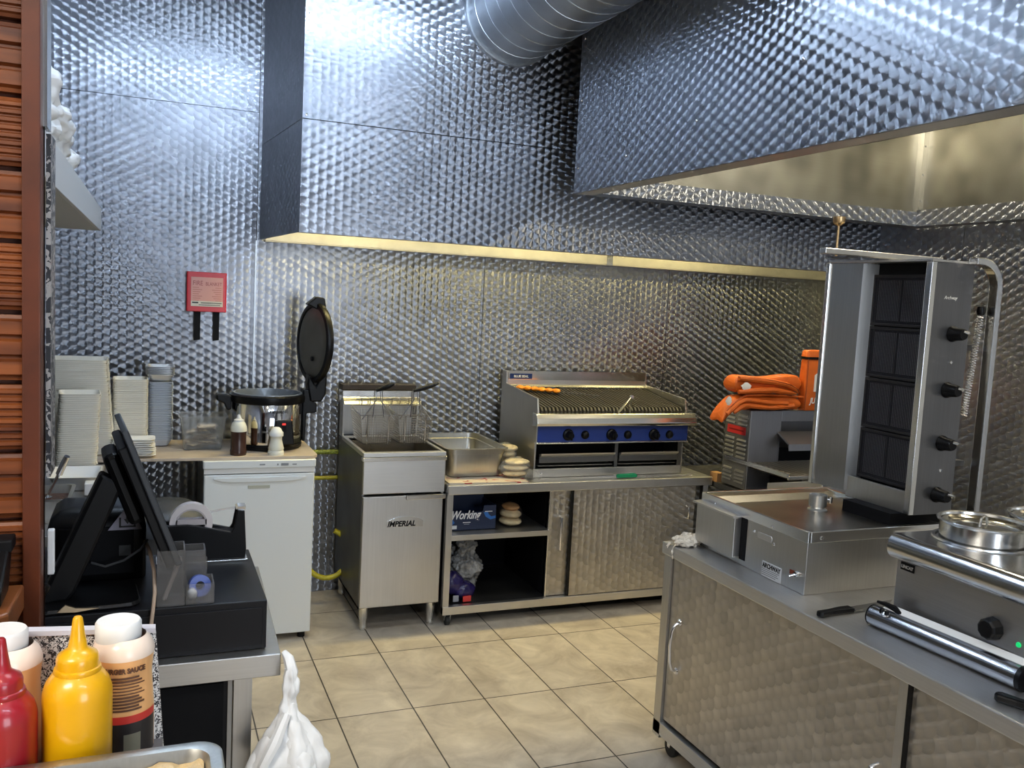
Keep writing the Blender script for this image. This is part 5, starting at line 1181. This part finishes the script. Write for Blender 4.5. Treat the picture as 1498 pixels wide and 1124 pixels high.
m = MB(); m.quad((.150, 2.348, DZ+.126), (.150, 2.368, DZ+.126), (.222, 2.368, DZ+.136), (.222, 2.348, DZ+.136)); m.build('tape_end', clearp, r_, solid=.0006)
m = MB(); m.prism([(.212, DZ+.134), (.234, DZ+.132), (.236, DZ+.140), (.216, DZ+.141)], 'y', 2.338, 2.380); m.build('cutter', chrome, t)
# ---- acrylic organisers
def openbox(x0, y0, z0, x1, y1, zh, th, skew=0):
    m = MB(); m.box(x0, y0, z0, x1, y1, z0+th)
    m.box(x0, y0, z0, x0+th, y1, zh).box(x1-th, y0, z0, x1, y1, zh).box(x0, y0, z0, x1, y0+th, zh).box(x0, y1-th, z0, x1, y1, zh); return m
t = thing('pen_holder', 'tall clear acrylic holder at the front of the cash drawer', 'organiser', (.05, 2.05, DZ))
openbox(.020, 2.022, DZ, .078, 2.10, DZ+.125, .003).build('holder', acryl, t)
MB().cyl((.034, 2.04, DZ+.01), (.066, 2.06, DZ+.095), .003, n=8).cyl((.038, 2.045, DZ+.01), (.070, 2.064, DZ+.095), .003, n=8).build('pen', flat('pale_pen', (.6, .52, .48), .4), t, smooth=True)
openbox(.078, 2.10, DZ+.0, .125, 2.16, DZ+.10, .003).build('rear_compartment', acryl, t)
t = thing('small_tray', 'short clear acrylic tray with coins of tape, right of the tall pen holder', 'organiser', (.11, 2.05, DZ))
openbox(.0800, 2.024, DZ, .140, 2.095, DZ+.045, .003).build('tray', acryl, t)
MB().box(.080, 2.0955, DZ, .128, 2.0985, DZ+.085).build('divider', acryl, t)
o = MB().lathe([(.010, -.008), (.024, -.008), (.024, .008), (.010, .008), (.010, -.008)], (.110, 2.062, DZ+.030), 28, (.2, -1, .2)).build('blue_tape_roll', flat('blue_tape', (.05, .09, .35), .35), smooth=True); recentre(o, (.11, 2.062, DZ+.004)); tag(o, 'small blue tape roll in the short acrylic tray', 'tape')
m = MB(); blob(m, (.094, 2.045, DZ+.017), .011, .010, .013, 5, .1); o = m.build('white_putty', inkw, smooth=True); recentre(o, (.094, 2.045, DZ+.004)); tag(o, 'small white lump in the short acrylic tray', 'putty')
# ---- white carrier bag hanging from the table corner
t = thing('hanging_carrier_bag', 'white carrier bag knotted to the corner of the till table', 'bag', (.33, 2.05, .35))
def draped(m, prof, c, n=40, fold=7, amp=.16, sx=1.0, sy=.8, seed=0):
    vs = []; fs = []; rnd = random.Random(seed); ph = rnd.uniform(0, 6)
    for q, (r, z, ox, oy) in enumerate(prof):
        for i in range(n):
            a = 2*PI*i/n; k = 1+amp*math.sin(fold*a+ph+q*.15)+amp*.5*math.sin(3*a+1.3+q*.3)
            vs.append((c[0]+ox+r*k*math.cos(a)*sx, c[1]+oy+r*k*math.sin(a)*sy, z))
    for q in range(len(prof)-1):
        fs += [(q*n+i, q*n+(i+1) % n, (q+1)*n+(i+1) % n, (q+1)*n+i) for i in range(n)]
    m._add(vs, fs)
m = MB(); draped(m, [(.012, .845, .0, 0), (.020, .82, .002, 0), (.014, .79, .0, 0), (.012, .765, 0, 0), (.022, .74, .0, 0), (.045, .70, .008, 0), (.070, .655, .012, 0), (.078, .62, .008, 0), (.072, .55, .002, .0), (.068, .45, 0, 0), (.070, .36, 0, 0), (.05, .33, 0, 0), (.01, .32, 0, 0)], (.298, 1.945, 0), fold=5, amp=.13, seed=3)
crumple(m.build('bag', whitebag, t, smooth=True), .022, .04)
m = MB(); prof = [(.014, .770), (.030, .735), (.062, .690), (.094, .640), (.112, .600)]
vs = []; fs = []; n = 36
for q, (r, z) in enumerate(prof):
    for i in range(n):
        a = 2*PI*i/n; k = 1+.15*math.sin(4*a+.6); dz_ = -.13*(q/4)**1.3*max(0, math.sin(3*a+1.2))**2+.02*(q/4)
        vs.append((.300+r*k*math.cos(a)*.80, 1.945+r*k*math.sin(a)*.6, z+dz_))
for q in range(len(prof)-1): fs += [(q*n+i, q*n+(i+1) % n, (q+1)*n+(i+1) % n, (q+1)*n+i) for i in range(n)]
m._add(vs, fs); crumple(m.build('folded_over_rim', whitebag, t, smooth=True, solid=.0012), .016, .03)
m = MB(); m.tube([(.299, 1.945, .76), (.300, 1.945, .80), (.305, 1.95, .835), (.298, 1.965, .862), (.290, 1.98, .871)], [.012, .010, .014, .012, .007], 8); m.tube([(.235, 1.90, .58), (.238, 1.895, .65), (.265, 1.90, .70), (.292, 1.925, .75)], [.006, .012, .014, .010], 8); m.build('handle', whitebag, t, smooth=True)
# ---- wooden ledge and card reader
t = thing('wooden_ledge', 'varnished wooden ledge in front of the plank partition', 'ledge', (-.6, 1.5, 1.15))
m = MB(); m.prism([(-2.4, 1.42), (-.205, 1.42), (-.188, 1.44), (-.183, 1.574), (-2.4, 1.574)], 'z', 1.158, 1.200); m.build('ledge_top', ledgewood, t, bevel=.004)
m = MB(); m.box(-2.4, 1.45, 1.10, -.215, 1.57, 1.158); m.build('ledge_support', ledgewood, t)
t = thing('card_reader', 'black card reader standing on the wooden ledge at the left edge', 'card reader', (-.24, 1.5, 1.20))
m = MB(); m.prism([(1.455, 1.202), (1.535, 1.202), (1.575, 1.262), (1.570, 1.272), (1.545, 1.268), (1.455, 1.222)], 'x', -.300, -.200); m.build('body', blackp, t, bevel=.004)
m = MB(); m.box(-.235, 1.54, 1.262, -.196, 1.585, 1.282); m.build('cradle', blackm, t, bevel=.003)
MB().tube([(-.232, 1.470, 1.232), (-.222, 1.490, 1.243), (-.21, 1.50, 1.245)], .002, 6).build('trim_line', satin, t)

# ============================================================ FOREGROUND SERVING SHELF
fz = 1.09
struct(MB().box(-.9, .55, fz-.04, .022, 1.215, fz).build('trim_8', flat('serving_shelf', (.10, .09, .085), .4), bevel=.002))
struct(MB().box(-.9, .60, 0, -.06, 1.18, fz-.04).build('trim_9', blackm))
t = thing('speckled_panel', 'white-edged black and white speckled panel behind the squeeze bottles', 'panel', (-.05, 1.23, fz))
m = MB(); m.prism([(-.22, 1.0), (.028, 1.0), (.012, 1.228), (-.22, 1.242)], 'y', 1.240, 1.248); m.build('panel', speck, t)
m = MB(); m.prism([(-.22, 1.2425), (.0115, 1.2285), (.0115, 1.234), (-.22, 1.250)], 'y', 1.236, 1.252); m.build('edging', flat('edging_mauve', (.62, .60, .64), .5), t)
m = MB(); m.prism([(.012, 1.0), (.018, 1.0), (.004, 1.226), (-.001, 1.226)], 'y', 1.232, 1.2395); m.build('side_edging', whitep, t)
def squeeze(x, y, r, zs, label, mat, group=None):
    g = thing('squeeze_bottle', label, 'bottle', (x, y, fz), 'squeeze sauce bottles')
    H_ = zs-fz
    MB().lathe([(0, 0), (r*.96, 0), (r, .005), (r, H_), (r*.98, H_+.006), (r*.90, H_+.016), (r*.72, H_+.026), (r*.60, H_+.030)], (x, y, fz), 56).build('bottle', mat, g, smooth=True)
    c_ = MB().lathe([(r*.66, H_+.026), (r*.69, H_+.029), (r*.66, H_+.033), (r*.61, H_+.034), (r*.61, H_+.044), (r*.56, H_+.049), (r*.36, H_+.054), (r*.28, H_+.057), (r*.20, H_+.075), (r*.14, H_+.092), (r*.10, H_+.094), (0, H_+.094)], (x, y, fz), 48).build('nozzle_cap', mat, g, smooth=True)
    return g
squeeze(-.0755, 1.13, .0385, 1.203, 'yellow squeeze bottle with pointed nozzle cap in the foreground', yelb)
squeeze(-.1530, 1.11, .0375, 1.192, 'red squeeze bottle with pointed nozzle cap at the left edge', redb)
# ---- burger sauce bottles
def sauce(x, y, label, lettered):
    g = thing('burger_sauce_bottle', label, 'bottle', (x, y, fz))
    prof = [(0, 0), (.034, 0), (.0375, .006), (.0375, .06), (.0355, .088), (.0345, .108), (.0365, .128), (.0375, .138), (.034, .148), (.030, .153), (.027, .156)]
    MB().lathe(prof[:7]+[(.0372, .133)], (x, y, fz), 48).build('bottle', burg, g, smooth=True)
    MB().lathe([(.0373, .1325)]+prof[7:], (x, y, fz), 48).build('shoulder', flat('frosted_bottle', (.86, .70, .58), .3, coat=.3) if 'frosted_bottle' not in MATS else MATS['frosted_bottle'], g, smooth=True)
    MB().lathe([(.0265, .150), (.0275, .153), (.0275, .172), (.0255, .175), (0, .1745)], (x-.006, y, fz), 40).build('cap', whitep, g, smooth=True)
    if lettered:
        k = []
        def wrap(o, rad):
            for v in o.data.vertices:
                w = v.co+wloc(o); a = (w.x-x)/rad; d_ = rad+ (y-rad-w.y)
                v.co = Vector((x+d_*math.sin(a+TW), y-d_*math.cos(a+TW), w.z))-wloc(o)
            return o
        TW = .22
        dk_ = flat('label_black', (.02, .018, .02), .4); rd_ = flat('label_red', (.60, .04, .03), .4)
        def band(z0, z1, mat, name, a0=-1.5, a1=1.35, rad=.0378):
            m = MB(); n = 30; vs = []; fs = []
            for i in range(n+1):
                a = a0+(a1-a0)*i/n; s_ = .006*math.sin(a)  # slight slope of the artwork
                vs += [(x+rad*math.sin(a), y-rad*math.cos(a), z0+s_*0), (x+rad*math.sin(a), y-rad*math.cos(a), z1)]
            fs = [(2*i, 2*i+2, 2*i+3, 2*i+1) for i in range(n)]
            m._add(vs, fs); return m.build(name, mat, g, smooth=True)
        lbl = band(fz+.005, fz+.052, dk_, 'front_label'); band(fz+.052, fz+.062, rd_, 'label_band')
        band(fz+.004, fz+.038, flat('label_grey_panel', (.22, .22, .17), .4), 'label_box', .05, .6, .0381)
        inkb = flat('label_brown_ink', (.10, .04, .02), .5)
        o = text('BURGER SAUCE', .0088, (x-.033, y-.0378, fz+.118), X_, Z_, inkb, g, bold=.0003, xs=.86); wrap(o, .0378)
        for k_ in range(11):
            zz = fz+.1115-.0042*k_; hh = .0008 if 1 < k_ < 6 else .0013; a0 = -.78+.10*((k_*3) % 4)*.3; a1 = .42+.10*((k_*7) % 3)
            band(zz-hh, zz+hh, inkb, 'print_line', a0+TW, a1+TW-.1, .0379)
    return g
sauce(-.0270, 1.195, 'burger sauce bottle with white cap and black label right of the yellow bottle', True)
sauce(-.156, 1.195, 'burger sauce bottle with white cap behind the red squeeze bottle', False)
m = MB(); m._add([(.004, 1.205, 1.318), (.030, 1.19, 1.302), (.030, 1.185, 1.285), (.004, 1.20, 1.30), (.004, 1.207, 1.319), (.030, 1.192, 1.303), (.030, 1.187, 1.286), (.004, 1.202, 1.301)], [(0, 1, 2, 3), (7, 6, 5, 4), (0, 4, 5, 1), (1, 5, 6, 2), (2, 6, 7, 3), (3, 7, 4, 0)])
# ---- steel food pan of coleslaw
t = thing('steel_food_pan', 'steel pan of pale food at the bottom edge of the photo', 'food pan', (-.02, .95, fz))
m = MB(); m.rrect(-.235, .77, .084, 1.075, .030, [(fz+.002, .030), (fz+.010, .022), (fz+.052, .014), (fz+.055, .012), (fz+.058, 0), (fz+.056, -.001), (fz+.0585, -.001), (fz+.0605, .003), (fz+.0585, .014), (fz+.052, .017), (fz+.012, .026)], n=8)
m.build('pan', steelW, t, smooth=True)
m = MB(); nx, ny = 40, 36; vs = []; rnd = random.Random(2)
for i in range(nx+1):
    for j in range(ny+1):
        vs.append((-.215+.279*i/nx, .79+.265*j/ny, fz+.045+.004*math.sin(i*.9)*math.cos(j*.8)+rnd.uniform(0, .004)))
m._add(vs, [(i*(ny+1)+j, (i+1)*(ny+1)+j, (i+1)*(ny+1)+j+1, i*(ny+1)+j+1) for i in range(nx) for j in range(ny)])
o = m.build('coleslaw', foodm, None, smooth=True); recentre(o, (-.07, .92, fz+.02)); tag(o, 'beige sauce-coated food filling the foreground steel pan', 'food'); o['kind'] = 'stuff'
